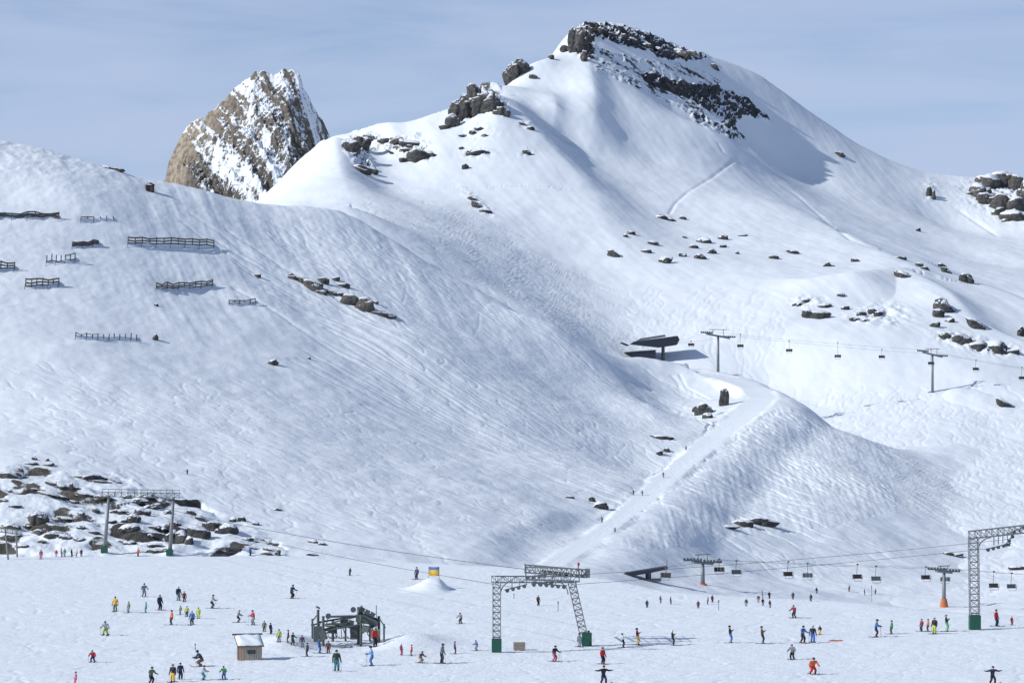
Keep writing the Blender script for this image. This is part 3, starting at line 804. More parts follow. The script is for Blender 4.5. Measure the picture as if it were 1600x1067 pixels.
MAT_ROCK = rock_mat('rock_grey', 0.0, snow=0.55)
MAT_ROCK_B = rock_mat('rock_brown', 0.10, snow=0.56)
MAT_ROCK_T = rock_mat('rock_tan', 0.6)
MAT_ROCK_BARE = rock_mat('rock_bare', 0.06, snow=0.60)
def make_rock(name, px, py, w, h, tilt=0, mat=MAT_ROCK, layers=None, lobes=1, seed=0, sink=0.2, depth=0.8, fine=False, d=None):
    rg = np.random.default_rng(1000 + seed)
    if d is None:
        g = ground(px, min(py + 0.25 * h, 1060), layers) or ground(px, py + 0.6 * h, layers)
        if g is None:
            g = ground(px, py + h, layers)
        if g is None:
            return None
        d = g.y
    m = d / F
    vs, fs = [], []
    base = ICO_V if fine else ICO3_V; ff = ICO_F if fine else ICO3_F
    for k in range(lobes):
        q = rock_points(rg, fine)
        sx, sz, sy = w / 2 * m, h / 2 * m, w / 2 * m * depth
        if lobes > 1:
            f_ = rg.uniform(0.45, 0.75); off = np.array([rg.uniform(-.5, .5) * w * m * (1 - f_) * 1.9, rg.uniform(-.2, .3) * sy, rg.uniform(-.35, .25) * h * m * (1 - f_) * 1.6])
            if k == 0:
                f_, off = 0.8, np.zeros(3)
            q = q * np.array([sx * f_ * 1.05, sy * f_, sz * f_ * 1.25]) + off
        else:
            q = q * np.array([sx, sy, sz * (1 + sink)]) * 1.12
        o = len(vs) and sum(len(a) for a in vs)
        vs.append(q); fs += [tuple(i + k * len(base) for i in f) for f in ff]
    v = np.concatenate(vs)
    if tilt:
        a = math.radians(-tilt); c, s = math.cos(a), math.sin(a)
        v = np.stack([v[:, 0] * c - v[:, 2] * s, v[:, 1], v[:, 0] * s + v[:, 2] * c], -1)
    me = bpy.data.meshes.new(name)
    me.vertices.add(len(v)); me.vertices.foreach_set('co', v.astype(np.float32).ravel())
    fa = np.array(fs, np.int32)
    me.loops.add(fa.size); me.loops.foreach_set('vertex_index', fa.ravel())
    me.polygons.add(len(fa)); me.polygons.foreach_set('loop_start', (np.arange(len(fa)) * 3).astype(np.int32)); me.polygons.foreach_set('loop_total', np.full(len(fa), 3, np.int32))
    me.update(calc_edges=True); me.materials.append(mat)
    o = bpy.data.objects.new(name, me); COL.objects.link(o)
    c = P(px, py + sink * h * 0.6, d + w / 2 * m * depth * 0.55)
    o.location = c
    return o
ROCKS = {
 ('brown rock', 'in the band across the left hillside', MAT_ROCK_B): [(455, 430, 7, 6), (471, 438, 28, 14, 15), (489, 447, 34, 24, 35), (506, 440, 18, 13), (524, 437, 10, 8), (536, 446, 18, 12), (503, 457, 18, 10, 10), (520, 459, 26, 10, 10),
   (547, 470, 30, 22, 10), (570, 479, 30, 26, 20), (585, 472, 14, 8), (603, 493, 40, 11, 8)],
 ('dark boulder', 'scattered below the summit snow face', MAT_ROCK): [(960, 398, 20, 13, 25), (985, 364, 13, 9, 15), (977, 369, 7, 5), (1020, 380, 17, 10, 15), (1012, 393, 12, 7, 10), (1040, 407, 17, 14), (1033, 340, 12, 6), (1045, 342, 20, 7, 30), (1066, 341, 8, 6), (1070, 371, 6, 4),
   (1097, 376, 22, 11), (1084, 386, 12, 7, -15), (1068, 399, 13, 8, 15), (1093, 402, 20, 10, 20), (1112, 394, 11, 8), (1131, 372, 16, 9, 20), (1130, 385, 10, 7), (1160, 368, 11, 4), (1152, 396, 6, 4), (1210, 402, 15, 9, 20), (1240, 394, 24, 9, 22), (1294, 414, 13, 9), (1336, 407, 13, 8)],
 ('dark rock', 'along the right end of the snow bowl', MAT_ROCK): [(1248, 476, 14, 7), (1258, 470, 18, 9), (1290, 478, 22, 8), (1280, 492, 32, 21), (1314, 461, 15, 9), (1322, 482, 10, 6), (1345, 490, 18, 9), (1362, 487, 16, 10), (1338, 499, 14, 7), (1352, 501, 16, 6), (1372, 492, 12, 7),
   (1407, 403, 17, 5), (1436, 415, 9, 6), (1445, 419, 14, 8, 25), (1470, 415, 10, 9), (1480, 424, 16, 9, 30), (1507, 436, 21, 17, 20), (1413, 430, 32, 12, 35), (1466, 491, 20, 17), (1478, 482, 32, 20, 40), (1485, 501, 14, 9), (1460, 509, 12, 7, -40), (1531, 510, 40, 13, 38),
   (1482, 524, 26, 14, 10), (1500, 532, 34, 20, 12), (1527, 541, 40, 18, 8), (1555, 545, 46, 22), (1584, 549, 22, 12), (1594, 520, 12, 18), (1570, 632, 34, 12, 28), (1435, 360, 6, 6)],
 ('rock', 'beside or below the groomed snow road', MAT_ROCK): [(1086, 640, 10, 12), (1099, 640, 22, 26), (1104, 650, 16, 12), (1131, 622, 11, 42), (1036, 683, 34, 9), (1029, 708, 14, 8, -25), (1041, 703, 8, 8), (937, 790, 30, 16, -25), (925, 781, 9, 8), (890, 777, 12, 3),
   (1137, 822, 36, 7), (1158, 817, 30, 15), (1182, 815, 40, 15), (1490, 866, 24, 8), (1480, 865, 12, 5), (1594, 887, 28, 10)],
 ('small rock', 'alone on the smooth left hillside', MAT_ROCK_B): [(403, 432, 8, 6), (244, 477, 6, 5), (242, 528, 8, 11), (425, 567, 18, 12, -35), (483, 560, 5, 5), (171, 262, 30, 7, 8)],
 ('rock slab', 'in the outcrop at the far left edge', MAT_ROCK_B): [(15, 742, 44, 16), (31, 738, 12, 15), (48, 724, 14, 5), (54, 717, 7, 5), (76, 726, 16, 5), (74, 719, 6, 4), (135, 746, 40, 11), (152, 752, 44, 7, 6), (178, 750, 36, 5, 14), (95, 761, 34, 12, 20), (111, 760, 9, 15), (56, 765, 28, 6),
   (78, 772, 34, 7, 14), (98, 777, 30, 7, 20), (118, 785, 16, 7, 15), (134, 774, 30, 7, 10), (158, 777, 26, 10), (20, 791, 26, 5), (4, 782, 12, 6), (60, 812, 26, 24), (46, 805, 20, 10), (86, 812, 14, 10), (105, 812, 50, 13), (126, 803, 12, 10), (14, 822, 34, 12), (40, 822, 14, 7),
   (60, 832, 20, 11), (86, 836, 34, 13), (103, 839, 20, 10), (128, 824, 14, 9), (66, 846, 10, 6), (122, 842, 12, 7), (22, 838, 34, 12), (36, 853, 14, 5), (147, 832, 14, 5), (150, 798, 10, 8)],
 ('dark rock', 'heaped around the legs of the left gantry', MAT_ROCK): [(195, 776, 18, 9), (214, 783, 30, 12), (228, 778, 20, 9), (190, 800, 30, 12), (205, 812, 24, 18), (200, 826, 30, 14), (222, 800, 26, 14), (238, 792, 30, 11, -20), (176, 816, 16, 8), (188, 845, 24, 6), (204, 848, 20, 9), (244, 825, 22, 12), (236, 838, 12, 9),
   (262, 800, 16, 10), (272, 818, 16, 10), (281, 842, 30, 24), (270, 832, 14, 10), (308, 833, 34, 24), (296, 846, 16, 16), (318, 812, 22, 10, 25), (301, 802, 18, 9, 30), (336, 824, 26, 20), (354, 828, 34, 20, 10), (247, 852, 30, 7), (240, 861, 22, 9), (262, 860, 14, 7), (364, 812, 10, 8), (379, 811, 10, 9), (400, 818, 10, 6, 20),
   (384, 842, 22, 6), (404, 846, 30, 4, 8), (420, 845, 18, 6, 14), (396, 855, 34, 3, 10), (422, 858, 22, 4, 10), (434, 865, 8, 9), (418, 865, 14, 5), (488, 846, 14, 6), (505, 850, 16, 6), (487, 866, 16, 5), (432, 796, 12, 4)],
 ('crag', 'along the summit ridges', MAT_ROCK_BARE): [(547, 226, 24, 22), (562, 219, 26, 18), (578, 214, 22, 14), (566, 262, 34, 12, 20), (582, 266, 16, 8, 20), (600, 218, 16, 8), (622, 217, 22, 14), (640, 222, 44, 14, 12), (634, 234, 20, 6, 10), (655, 240, 34, 22, 12), (631, 249, 18, 7), (612, 238, 24, 4, 28),
   (694, 197, 14, 8), (706, 187, 18, 22), (722, 170, 26, 36), (742, 150, 30, 44), (757, 158, 44, 36, 15), (782, 172, 20, 16), (800, 108, 22, 36), (814, 103, 26, 26), (833, 119, 12, 6), (904, 56, 24, 54), (897, 70, 14, 24), (914, 86, 12, 18), (882, 76, 10, 8), (862, 88, 8, 6), (923, 46, 10, 12), (938, 47, 12, 10), (957, 53, 16, 9, 12), (974, 57, 12, 9),
   (990, 63, 15, 10, 15), (1008, 70, 14, 9, 20), (1030, 77, 16, 7, 20), (1062, 80, 34, 12, 8), (1080, 83, 18, 8, 20), (1118, 104, 14, 8, 40), (1314, 240, 18, 9, 25), (1452, 296, 10, 18), (1459, 304, 8, 14)],
 ('dark rock', 'on the snow face left of the main peak', MAT_ROCK): [(738, 208, 9, 6), (750, 201, 16, 9), (757, 212, 14, 7), (724, 213, 12, 5), (735, 239, 10, 6), (748, 240, 32, 10), (726, 262, 8, 9), (721, 232, 6, 5), (741, 312, 22, 6, 30), (748, 322, 24, 9, 35), (760, 331, 18, 7, 15), (823, 239, 13, 8, 20), (816, 194, 12, 5, 20), (828, 201, 10, 5)],
 ('cliff rock', 'on the far right skyline', MAT_ROCK_BARE): [(1528, 296, 22, 18), (1545, 282, 26, 20), (1568, 280, 36, 22), (1592, 284, 26, 24), (1540, 310, 30, 16), (1562, 316, 24, 22), (1585, 318, 32, 20), (1562, 330, 16, 10), (1585, 336, 30, 16), (1608, 300, 26, 40)],
}
_seed = 0
for (kind, where, mat), items in ROCKS.items():
    items = sorted(items, key=lambda t: t[0])
    n = len(items)
    for i, it in enumerate(items):
        _seed += 1
        px_, py_, w_, h_ = it[:4]; tl = it[4] if len(it) > 4 else 0
        kw = {}
        if kind == 'crag' or kind == 'cliff rock':
            g = ground(px_, py_ + h_ * 0.5 + 3, (M,))
            kw = dict(layers=(M,), d=(g.y if g else 1300) + 1.0, fine=h_ > 25, sink=0.35)
            if px_ > 1040 and px_ < 1100: mat_ = MAT_ROCK_T
            elif kind == 'cliff rock' and py_ < 300: mat_ = MAT_ROCK_B
            else: mat_ = mat
        else:
            mat_ = mat
        o = make_rock('rock', px_, py_, w_ * (1.15 if kind == 'crag' else 1.5 if kind == 'cliff rock' else 1.22), h_ * (1.08 if kind == 'crag' else 1.45 if kind == 'cliff rock' else 1.15), tl, mat_, seed=_seed, lobes=3 if w_ * h_ > 230 else 2 if w_ * h_ > 90 else 1, **kw)
        if o is None:
            continue
        pos = f'leftmost {kind}' if i == 0 else f'rightmost {kind}' if i == n - 1 else f'{ORD[i + 1]} {kind} from the left'
        tag(o, f'{pos} {where}', 'rock', f'{kind}s {where}')
# ------------------------------------------------------------------ lifts, huts and fences
GALV = plain('galvanised_steel', (0.22, 0.24, 0.245), 0.55, 0.35)
STEEL_D = plain('dark_steel', (0.10, 0.115, 0.12), 0.55, 0.3)
STEEL_G = plain('grey_green_paint', (0.085, 0.105, 0.10), 0.6)
NAVY = plain('dark_blue_cladding', (0.018, 0.024, 0.040), 0.5)
NAVY_L = plain('grey_roof_sheet', (0.16, 0.18, 0.20), 0.6)
ROPE = plain('wire_rope', (0.06, 0.06, 0.065), 0.6, 0.3)
PAD_G = plain('green_padding', (0.010, 0.085, 0.055), 0.7, var=0.25)
PAD_O = plain('orange_padding', (0.50, 0.14, 0.05), 0.7)
WOOD = plain('weathered_wood', (0.16, 0.11, 0.075), 0.8, var=0.3, scale=6)
WOOD_L = plain('pale_plank', (0.36, 0.33, 0.28), 0.8, var=0.15, scale=5)
WOOD_O = plain('orange_plank', (0.45, 0.30, 0.22), 0.8, var=0.15, scale=5)
GLASS_D = plain('dark_window', (0.03, 0.05, 0.05), 0.15)
SNOW_CAP = plain('snow_cap', (0.82, 0.86, 0.90), 0.75, var=0.03)
BLACK = plain('black_rubber', (0.018, 0.018, 0.02), 0.6)
YELLOW = plain('yellow_banner', (0.80, 0.50, 0.06), 0.7)
BLUE_B = plain('blue_banner', (0.10, 0.20, 0.50), 0.7)
RED_P = plain('red_paint', (0.50, 0.04, 0.03), 0.6)
BROWN_S = plain('seat_brown', (0.040, 0.030, 0.030), 0.7)
TAN_C = plain('tan_tarpaulin', (0.33, 0.28, 0.22), 0.8, var=0.2)

def rel(o, pts):
    b = Vector(o.location)
    return [Vector(p) - b for p in pts]

# --- avalanche fences: posts on the snow, rails between them, struts behind
FENCES = [  # left px, left py, right px, right py (foot line), height px, posts, rails, label
 (-30, 343, 92, 341, 10, 11, 4, 'long dark avalanche fence at the left edge, high on the hillside'),
 (126, 345, 177, 344, 7, 6, 2, 'low thin avalanche fence just right of the long upper one'),
 (200, 382, 334, 386, 12, 13, 3, 'longest avalanche fence, standing in the middle of the upper hillside'),
 (113, 386, 154, 384, 9, 6, 4, 'short slanting avalanche fence above the row of open posts'),
 (73, 411, 117, 408, 13, 7, 2, 'short avalanche fence with tall open posts on the left hillside'),
 (-20, 425, 22, 421, 14, 5, 3, 'avalanche fence cut off by the left edge, half buried in drift'),
 (40, 450, 92, 447, 14, 7, 3, 'brownish avalanche fence with a snow cap, lowest of the left cluster'),
 (244, 452, 332, 446, 10, 11, 3, 'sagging avalanche fence below the longest one, curved in the middle'),
 (358, 475, 399, 474, 7, 6, 2, 'short low avalanche fence nearest the brown rock band'),
 (118, 530, 213, 532, 10, 12, 1, 'lowest avalanche fence, a broken row of bare posts on the slope'),
]
for (x0, y0, x1, y1, hp, npost, nrail, label) in FENCES:
    a = ground((x0 + x1) / 2, (y0 + y1) / 2, (H,))
    root = tag(empty('avalanche_fence', a), label, 'fence', 'avalanche fences on the left hillside')
    feet, tops = [], []
    for i in range(npost):
        t = i / (npost - 1)
        g = ground(x0 + (x1 - x0) * t, y0 + (y1 - y0) * t + R.uniform(-.8, .8) + (2.2 * math.sin(math.pi * t) if 'sagging' in label else 0), (H,))
        hh = hp * g.y / F * R.uniform(0.8, 1.15)
        feet.append(g - Vector((0, 0, 0.4))); tops.append(g + Vector((R.uniform(-.1, .1), 0.25 * hh, hh)))
        f_, t_ = rel(root, [feet[-1], tops[-1]])
        MB().bar(f_, t_, 0.13, 6).build('post', STEEL_D if 'brownish' not in label else WOOD, root)
        if i % 2 == 0:
            s0, s1 = rel(root, [feet[-1] + Vector((0.05, -1.1 * hh, -0.2 * hh)), feet[-1].lerp(tops[-1], 0.75)])
            MB().bar(s0, s1, 0.06, 5).build('strut', STEEL_D, root)
    for k in range(nrail):
        fr_ = 0.92 - 0.58 * k / max(nrail - 1, 1)
        jit = [R.uniform(-.06, .05) for _ in range(npost)]
        i = 0
        while i < npost - 1:                        # rails in lengths, some fallen or buried
            j = min(npost - 1, i + R.choice((2, 3, 4)))
            if R.random() < (0.9 if nrail > 1 else 0.5):
                q = rel(root, [feet[n_].lerp(tops[n_], min(0.98, max(.15, fr_ + jit[n_]))) for n_ in range(i, j + 1)])
                MB().path(q, 0.19 if nrail > 2 else 0.13 if nrail > 1 else 0.08, 5).build('rail', STEEL_D if (k + i) % 3 else WOOD, root)
            i = j
    # drifted snow on the uphill side
    dr_ = MB(); vs, fs = [], []
    for i in range(npost):
        g_ = feet[i] + Vector((0, 0, .4)); hh = R.uniform(.25, .75)
        vs += [tuple(p_) for p_ in rel(root, [g_ + Vector((0, -.5, -.35)), g_ + Vector((0, .15, hh)), g_ + Vector((0, 1.2, hh + .35)), g_ + Vector((0, 4.0, .9))])]
    for i in range(npost - 1):
        for j in range(3):
            fs.append((4 * i + j, 4 * i + 4 + j, 4 * i + 5 + j, 4 * i + 1 + j))
    dr_.add(vs, fs).build('snow_drift', SNOW_CAP, root, smooth=True)

# --- lattice gantries of the drag lift
def gantry(name, label, base_l, top_l, base_r, top_r, wleg, pad=(2.0, 1.5, 1.6), beam=True, n=14):
    b0 = base_l if base_l is not None else base_r
    root = tag(empty(name, b0), label, 'lift gantry', 'drag lift gantries')
    def leg(b, t):
        p, q = rel(root, [b - Vector((0, 0, .3)), t])
        lg = MB().lattice(p, q, wleg, wleg, n, 0.035).build('leg', GALV, root)
        c = p + Vector((0, 0, pad[2] / 2 + .2))
        pd = MB().box(c, pad)
        pd.box(c + Vector((0, 0, pad[2] / 2 + .04)), (pad[0] * .96, pad[1] * .96, .08))
        pd.build('safety_pad', PAD_G, lg)
        return lg
    if base_l is not None:
        leg(base_l, top_l)
    if base_r is not None:
        leg(base_r, top_r)
    return root
def fz(px, py):
    return ground(px, py, (FD,))
# centre gantry
bl, br = fz(776, 1019), fz(917, 1009)
dl, dr = bl.y, br.y
tl_, tr_ = P(776, 908, dl), P(893, 908, dr)
gc = gantry('lift_gantry', 'lattice gantry with two green padded feet in the middle of the snow field', bl, tl_, br, tr_, 0.72, (0.95, 0.95, 1.35), n=12)
q = rel(gc, [tl_, tr_])
MB().lattice(q[0] + Vector((-.3, 0, 0.2)), q[1] + Vector((.3, 0, 0.2)), 0.6, 0.6, 13, 0.035, side=Vector((0, 0, 1))).build('cross_beam', GALV, gc)
kn = MB()
for s_, p_ in ((1, q[0]), (-1, q[1])):
    pts = [p_ + Vector((s_ * (0.35 + 1.2 * (1 - math.cos(t))), 0, -1.3 + 1.3 * math.sin(t))) for t in np.linspace(0, 1.45, 7)]
    kn.path(pts, 0.06)
kn.build('corner_brace', GALV, gc)
def sheaves(root, px, py, d, n, tilt, name='sheave_train'):
    c = rel(root, [P(px, py, d)])[0]
    o_ = MB()
    ax = Vector((math.cos(tilt), 0, math.sin(tilt)))
    L_ = 0.28 * n
    o_.bar(c - ax * L_, c + ax * L_, 0.06, 6)
    for i in range(n):
        o_.disc(c + ax * L_ * (2 * (i + .5) / n - 1) + Vector((0, 0, -.12)), (0, 1, 0), 0.19, 0.1, 12)
    return o_.build(name, STEEL_D, root)
sheaves(gc, 806, 917, dl, 4, 0.25); sheaves(gc, 863, 913, dl, 5, -0.1); sheaves(gc, 848, 910, dl + 1, 4, 0.1)
hg = MB()
for px_, y0_, y1_ in ((800, 905, 918), (812, 906, 914), (822, 905, 912), (851, 904, 914), (858, 904, 914), (868, 905, 914)):
    a_, b_ = rel(gc, [P(px_, y0_, dl + .3), P(px_, y1_, dl + .3)]); hg.bar(a_, b_, 0.05, 5)
hg.build('hanger', GALV, gc)
# service platform on top, behind the beam
pl = MB(); dp = dr + 5
a_, b_, c_, d_ = rel(gc, [P(822, 905, dp - 4), P(905, 908, dp - 4), P(905, 908, dp + 3), P(822, 905, dp + 3)])
for u, v in ((a_, b_), (b_, c_), (c_, d_), (d_, a_)):
    pl.bar(u, v, 0.09, 5)
for t in (0.25, 0.5, 0.75):
    pl.bar(a_.lerp(b_, t), d_.lerp(c_, t), 0.04, 4)
pl.build('service_platform', GALV, gc)
rl = MB()
up = Vector((0, 0, 1.25))
for u, v in ((a_, b_), (d_, c_), (a_, d_), (b_, c_)):
    rl.bar(u + up, v + up, 0.045, 4); rl.bar(u + up * .55, v + up * .55, 0.035, 4)
    for t in np.linspace(0, 1, 7):
        rl.bar(u.lerp(v, t), u.lerp(v, t) + up, 0.035, 4)
rl.build('railing', GALV, gc)
tr2 = MB()
e_, f_ = rel(gc, [P(820, 888, dp), P(917, 896, dp)])
tr2.lattice(e_, f_, 0.75, 0.75, 12, 0.04, side=Vector((0, 0, 1)))
tr2.build('upper_truss', GALV, gc)
sheaves(gc, 838, 899, dp - 3, 4, 0.1); sheaves(gc, 893, 897, dp - 3, 5, -.05); sheaves(gc, 868, 893, dp - 3, 5, -.1)
MB().box(rel(gc, [P(904, 881, dp)])[0], (0.22, .2, .34)).build('warning_lamp', RED_P, gc)
MB().box(rel(gc, [P(918, 895, dp)])[0], (0.5, .6, .9)).build('control_box', GALV, gc)
dia = MB()
for x_ in (822, 905):
    u, v = rel(gc, [P(x_, 905, dp), P(x_ - 2, 880, dp)]); dia.bar(u, v, 0.06, 5)
dia.build('post', GALV, gc)
# right gantry: one leg in view, the beam leaves the picture
b1 = fz(1523, 983)
t1 = P(1521, 838, b1.y)
gr = gantry('lift_gantry', 'tall lattice gantry with one green padded foot at the right edge', b1, t1, None, None, 0.95, (1.15, 1.1, 1.55), n=15)
q = rel(gr, [t1, P(1640, 822, b1.y), P(1605, 822, b1.y)])
MB().lattice(q[0] + Vector((-.45, 0, 0.15)), q[1], 0.8, 0.8, 14, 0.04, side=Vector((0, 0, 1))).build('cross_beam', GALV, gr)
pts = [q[0] + Vector((0.45 + 1.5 * (1 - math.cos(t)), 0, -1.6 + 1.5 * math.sin(t))) for t in np.linspace(0, 1.5, 8)]
MB().path(pts, 0.06).build('corner_brace', GALV, gr)
sheaves(gr, 1560, 853, b1.y, 5, 0.25); sheaves(gr, 1577, 843, b1.y, 3, 0.9); sheaves(gr, 1592, 826, b1.y, 3, 0.4)
hg = MB()
for px_, y0_, y1_ in ((1553, 834, 852), (1560, 834, 850), (1567, 832, 848), (1574, 832, 844), (1580, 830, 842)):
    a_, b_ = rel(gr, [P(px_, y0_, b1.y + .3), P(px_, y1_, b1.y + .3)]); hg.bar(a_, b_, 0.05, 5)
hg.build('hanger', GALV, gr)
# left gantry among the rocks
b2, b3 = ground(163, 863), ground(265, 867)
t2, t3 = P(170, 776, b2.y), P(271, 778, b3.y)
gl = tag(empty('lift_gantry', b2), 'grey gantry on two slim green-footed masts in front of the rock outcrop', 'lift gantry', 'drag lift gantries')
for b_, t_ in ((b2, t2), (b3, t3)):
    u, v = rel(gl, [b_ - Vector((0, 0, .3)), t_])
    lg = MB().bar(u, v, 0.34, 10, 0.22).build('leg', GALV, gl, smooth=True)
    MB().box(u + Vector((0, 0, .75)), (1.0, .9, 1.0)).build('safety_pad', PAD_G, lg)
q = rel(gl, [P(158, 772, b2.y), P(283, 774, b3.y)])
MB().lattice(q[0], q[1], 0.7, 0.7, 12, 0.035, side=Vector((0, 0, 1))).build('cross_beam', GALV, gl)
rl = MB()
for i, px_ in enumerate(range(160, 284, 10)):
    u, v = rel(gl, [P(px_, 774, b2.y), P(px_, 764, b2.y)]); rl.bar(u, v, 0.05, 4)
u, v = rel(gl, [P(160, 764, b2.y), P(280, 766, b2.y)]); rl.bar(u, v, 0.05, 4)
rl.build('railing', GALV, gl)
sheaves(gl, 190, 787, b2.y, 5, 0.2); sheaves(gl, 240, 788, b2.y, 5, -0.2)
# twin posts at the far left edge
b4, b5 = ground(13, 874), ground(27, 870)
root = tag(empty('lift_gantry', b4), 'small pale gantry on thin twin posts at the far left edge', 'lift gantry', 'drag lift gantries')
for b_, t_ in ((b4, P(8, 826, b4.y)), (b5, P(25, 828, b5.y))):
    u, v = rel(root, [b_ - Vector((0, 0, .3)), t_]); MB().bar(u, v, 0.16, 8, .12).build('leg', GALV, root)
u, v = rel(root, [P(-14, 826, b4.y), P(36, 832, b4.y)])
MB().lattice(u, v, 0.6, 0.6, 6, 0.04, side=Vector((0, 0, 1))).build('cross_beam', GALV, root)

# --- ropes
def rope(name, label, pts, r=0.035, sag=0.0, n=14, group='lift ropes'):
    o_ = MB(); allp = []
    for a, b in zip(pts[:-1], pts[1:]):
        for i in range(n):
            t = i / n; p = a.lerp(b, t); p.z -= sag * (b - a).length * 4 * t * (1 - t); allp.append(p)
    allp.append(pts[-1])
    base = Vector(pts[0])
    o_.path([p - base for p in allp], r, 4)
    ob = o_.build(name, ROPE, None, base)
    return tag(ob, label, 'rope', group)
rope('drag_lift_rope', 'lower haul rope of the drag lift sloping from rocks to middle gantry', [P(190, 789, b2.y), P(806, 918, dl)], 0.022, 0.004)
rope('drag_lift_rope', 'upper haul rope of the drag lift sloping from rocks to middle gantry', [P(240, 790, b2.y), P(868, 895, dp - 3)], 0.028, 0.004)
rope('drag_lift_rope', 'upper haul rope from the middle gantry to the right gantry', [P(893, 898, dp - 3), P(1577, 842, b1.y)], 0.018, 0.006)
rope('drag_lift_rope', 'lower haul rope from the middle gantry to the right gantry', [P(863, 915, dl), P(1560, 855, b1.y)], 0.018, 0.004)

# --- drive unit of the drag lift in its cleared pit
g = fz(540, 1012)
dv = tag(empty('lift_drive_unit', g), 'grey green drag lift drive unit with posts and bullwheel in its pit', 'lift machine')
dd = g.y + 2.0
def DV(px, py, dz=0.0):
    return P(px, py, dd + dz) - g
for px_, y0_, dz in ((497, 952, 0), (505, 962, -2.0), (560, 948, 1.5), (564, 960, -1.0), (592, 962, 0.5), (520, 968, 3.0)):
    fz_ = floor_z((px_ - CX) / F * (dd + dz), dd + dz)
    top = DV(px_, y0_, dz); foot = Vector((top.x, top.y, fz_ - g.z - .2))
    MB().bar(foot, top, 0.14, 8).build('column', STEEL_G, dv)
fr = MB()
for a, b in ((DV(497, 972, 0), DV(560, 961, 1.5)), (DV(505, 985, -2), DV(564, 975, -1)), (DV(560, 956, 1.5), DV(592, 968, .5)), (DV(520, 972, 3), DV(560, 962, 1.5)), (DV(564, 964, -1), DV(592, 972, .5)), (DV(497, 986, 0), DV(530, 976, 2))):
    fr.bar(a, b, 0.10, 6)
fr.build('frame', STEEL_G, dv)
MB().box(DV(497, 990, -1), (.85, 1.0, 1.5)).build('motor_cabinet', STEEL_G, dv)
hs = MB().prism([(-1.25, 0.75), (-.3, 0.85), (1.3, -0.1), (1.3, -0.75), (0.5, -.55), (-1.25, -0.15)], -0.6, 0.6)
hs.v = [(a_ * .85, b_, c_ * .7) for a_, b_, c_ in hs.v]
ho = hs.build('gear_housing', STEEL_G, dv, DV(573, 969, 0))
wh = MB(); c_ = DV(530, 976, 0)
for i in range(28):
    t0, t1_ = 2 * math.pi * i / 28, 2 * math.pi * (i + 1) / 28
    wh.bar(c_ + Vector((1.35 * math.cos(t0), 1.35 * math.sin(t0), 0)), c_ + Vector((1.35 * math.cos(t1_), 1.35 * math.sin(t1_), 0)), 0.13, 6)
for i in range(6):
    t0 = math.pi * i / 3; wh.bar(c_, c_ + Vector((1.35 * math.cos(t0), 1.35 * math.sin(t0), 0)), 0.07, 5)
wh.build('bullwheel', STEEL_D, dv)
MB().disc(DV(513, 962, 0), (0, 1, 0), 0.28, .2, 14).build('pulley', STEEL_D, dv)
MB().disc(DV(552, 952, 0), (0, 1, 0), 0.28, .2, 14).build('pulley', STEEL_D, dv)
MB().bar(DV(513, 963, 0), DV(552, 962, 0), 0.12, 6).build('arm', STEEL_D, dv)
sp = MB()
for k_ in range(3):
    a = DV(566 + 8 * k_, 952 + 4 * k_, .3); sp.box(a, (0.5, 0.5, 0.45), (0, 0.5, 0))
sp.build('spring_box', STEEL_D, dv)
for px_, y0_, dz in ((488, 966, 2.5), (540, 964, 3.5), (578, 958, 3.0), (600, 974, -1.5)):
    fz_ = floor_z((px_ - CX) / F * (dd + dz), dd + dz)
    top = DV(px_, y0_, dz); MB().bar(Vector((top.x, top.y, fz_ - g.z - .2)), top, 0.10, 6).build('post', STEEL_G, dv)
for a, b in ((DV(497, 958, 0), DV(488, 970, 2.5)), (DV(560, 950, 1.5), DV(578, 960, 3)), (DV(564, 990, -1), DV(592, 972, .5)), (DV(505, 992, -2), DV(540, 970, 3.5)), (DV(592, 964, .5), DV(602, 980, -1.5))):
    MB().bar(a, b, 0.07, 5).build('brace', STEEL_G, dv)
for k_ in range(6):
    a = DV(512 + 7 * k_, 979 + (k_ % 2) * 2, -1.6); hb = MB().bar(a, a + Vector((0.05, 0, -1.0)), .04, 5).bar(a + Vector((-.3, 0, -1.0)), a + Vector((.35, 0, -1.0)), .045, 5); hb.build('tow_bar', STEEL_D, dv)
MB().box(DV(586, 990, -.6), (.9, .5, .95)).build('snow_guard', TAN_C, dv)
MB().box(DV(553, 988, 1.0), (.7, .7, 1.3)).build('motor', STEEL_D, dv)
for k_, (u0, v0, u1, v1) in enumerate(((486, 976, 497, 974), (560, 952, 566, 946), (500, 950, 494, 947))):
    MB().bar(DV(u0, v0, 0), DV(u1, v1, 0), .09, 5).build('bracket', STEEL_D, dv)
for k_, (u0, v0, w0, h0, dz_) in enumerate(((505, 992, .6, .9, -2.4), (520, 985, .8, .5, 1.0), (538, 970, .7, .45, .5), (548, 975, .5, .8, 2.0), (572, 982, .7, .6, -1.2), (583, 976, .5, .7, .2), (563, 957, .5, .5, .8))):
    MB().box(DV(u0, v0, dz_), (w0, .5, h0), (0, R.uniform(-.3, .3), R.uniform(-.4, .4))).build('machine_box', STEEL_D if k_ % 2 else STEEL_G, dv)
for k_ in range(10):
    u0 = 490 + 11 * k_; v0 = R.uniform(955, 985)
    MB().bar(DV(u0, v0, R.uniform(-2, 2)), DV(u0 + R.uniform(-12, 12), v0 + R.uniform(8, 26), R.uniform(-2, 2)), .05, 5).build('brace', STEEL_G, dv)
# mast beside it
p_ = fz(588, 990)
MB_ = MB().bar((0, 0, -.3), (0, 0, 45 * p_.y / F), 0.05, 6)
mk = MB_.build('signal_mast', GALV, None, p_)
tag(mk, 'thin signal mast rising at the right end of the drive unit', 'mast')

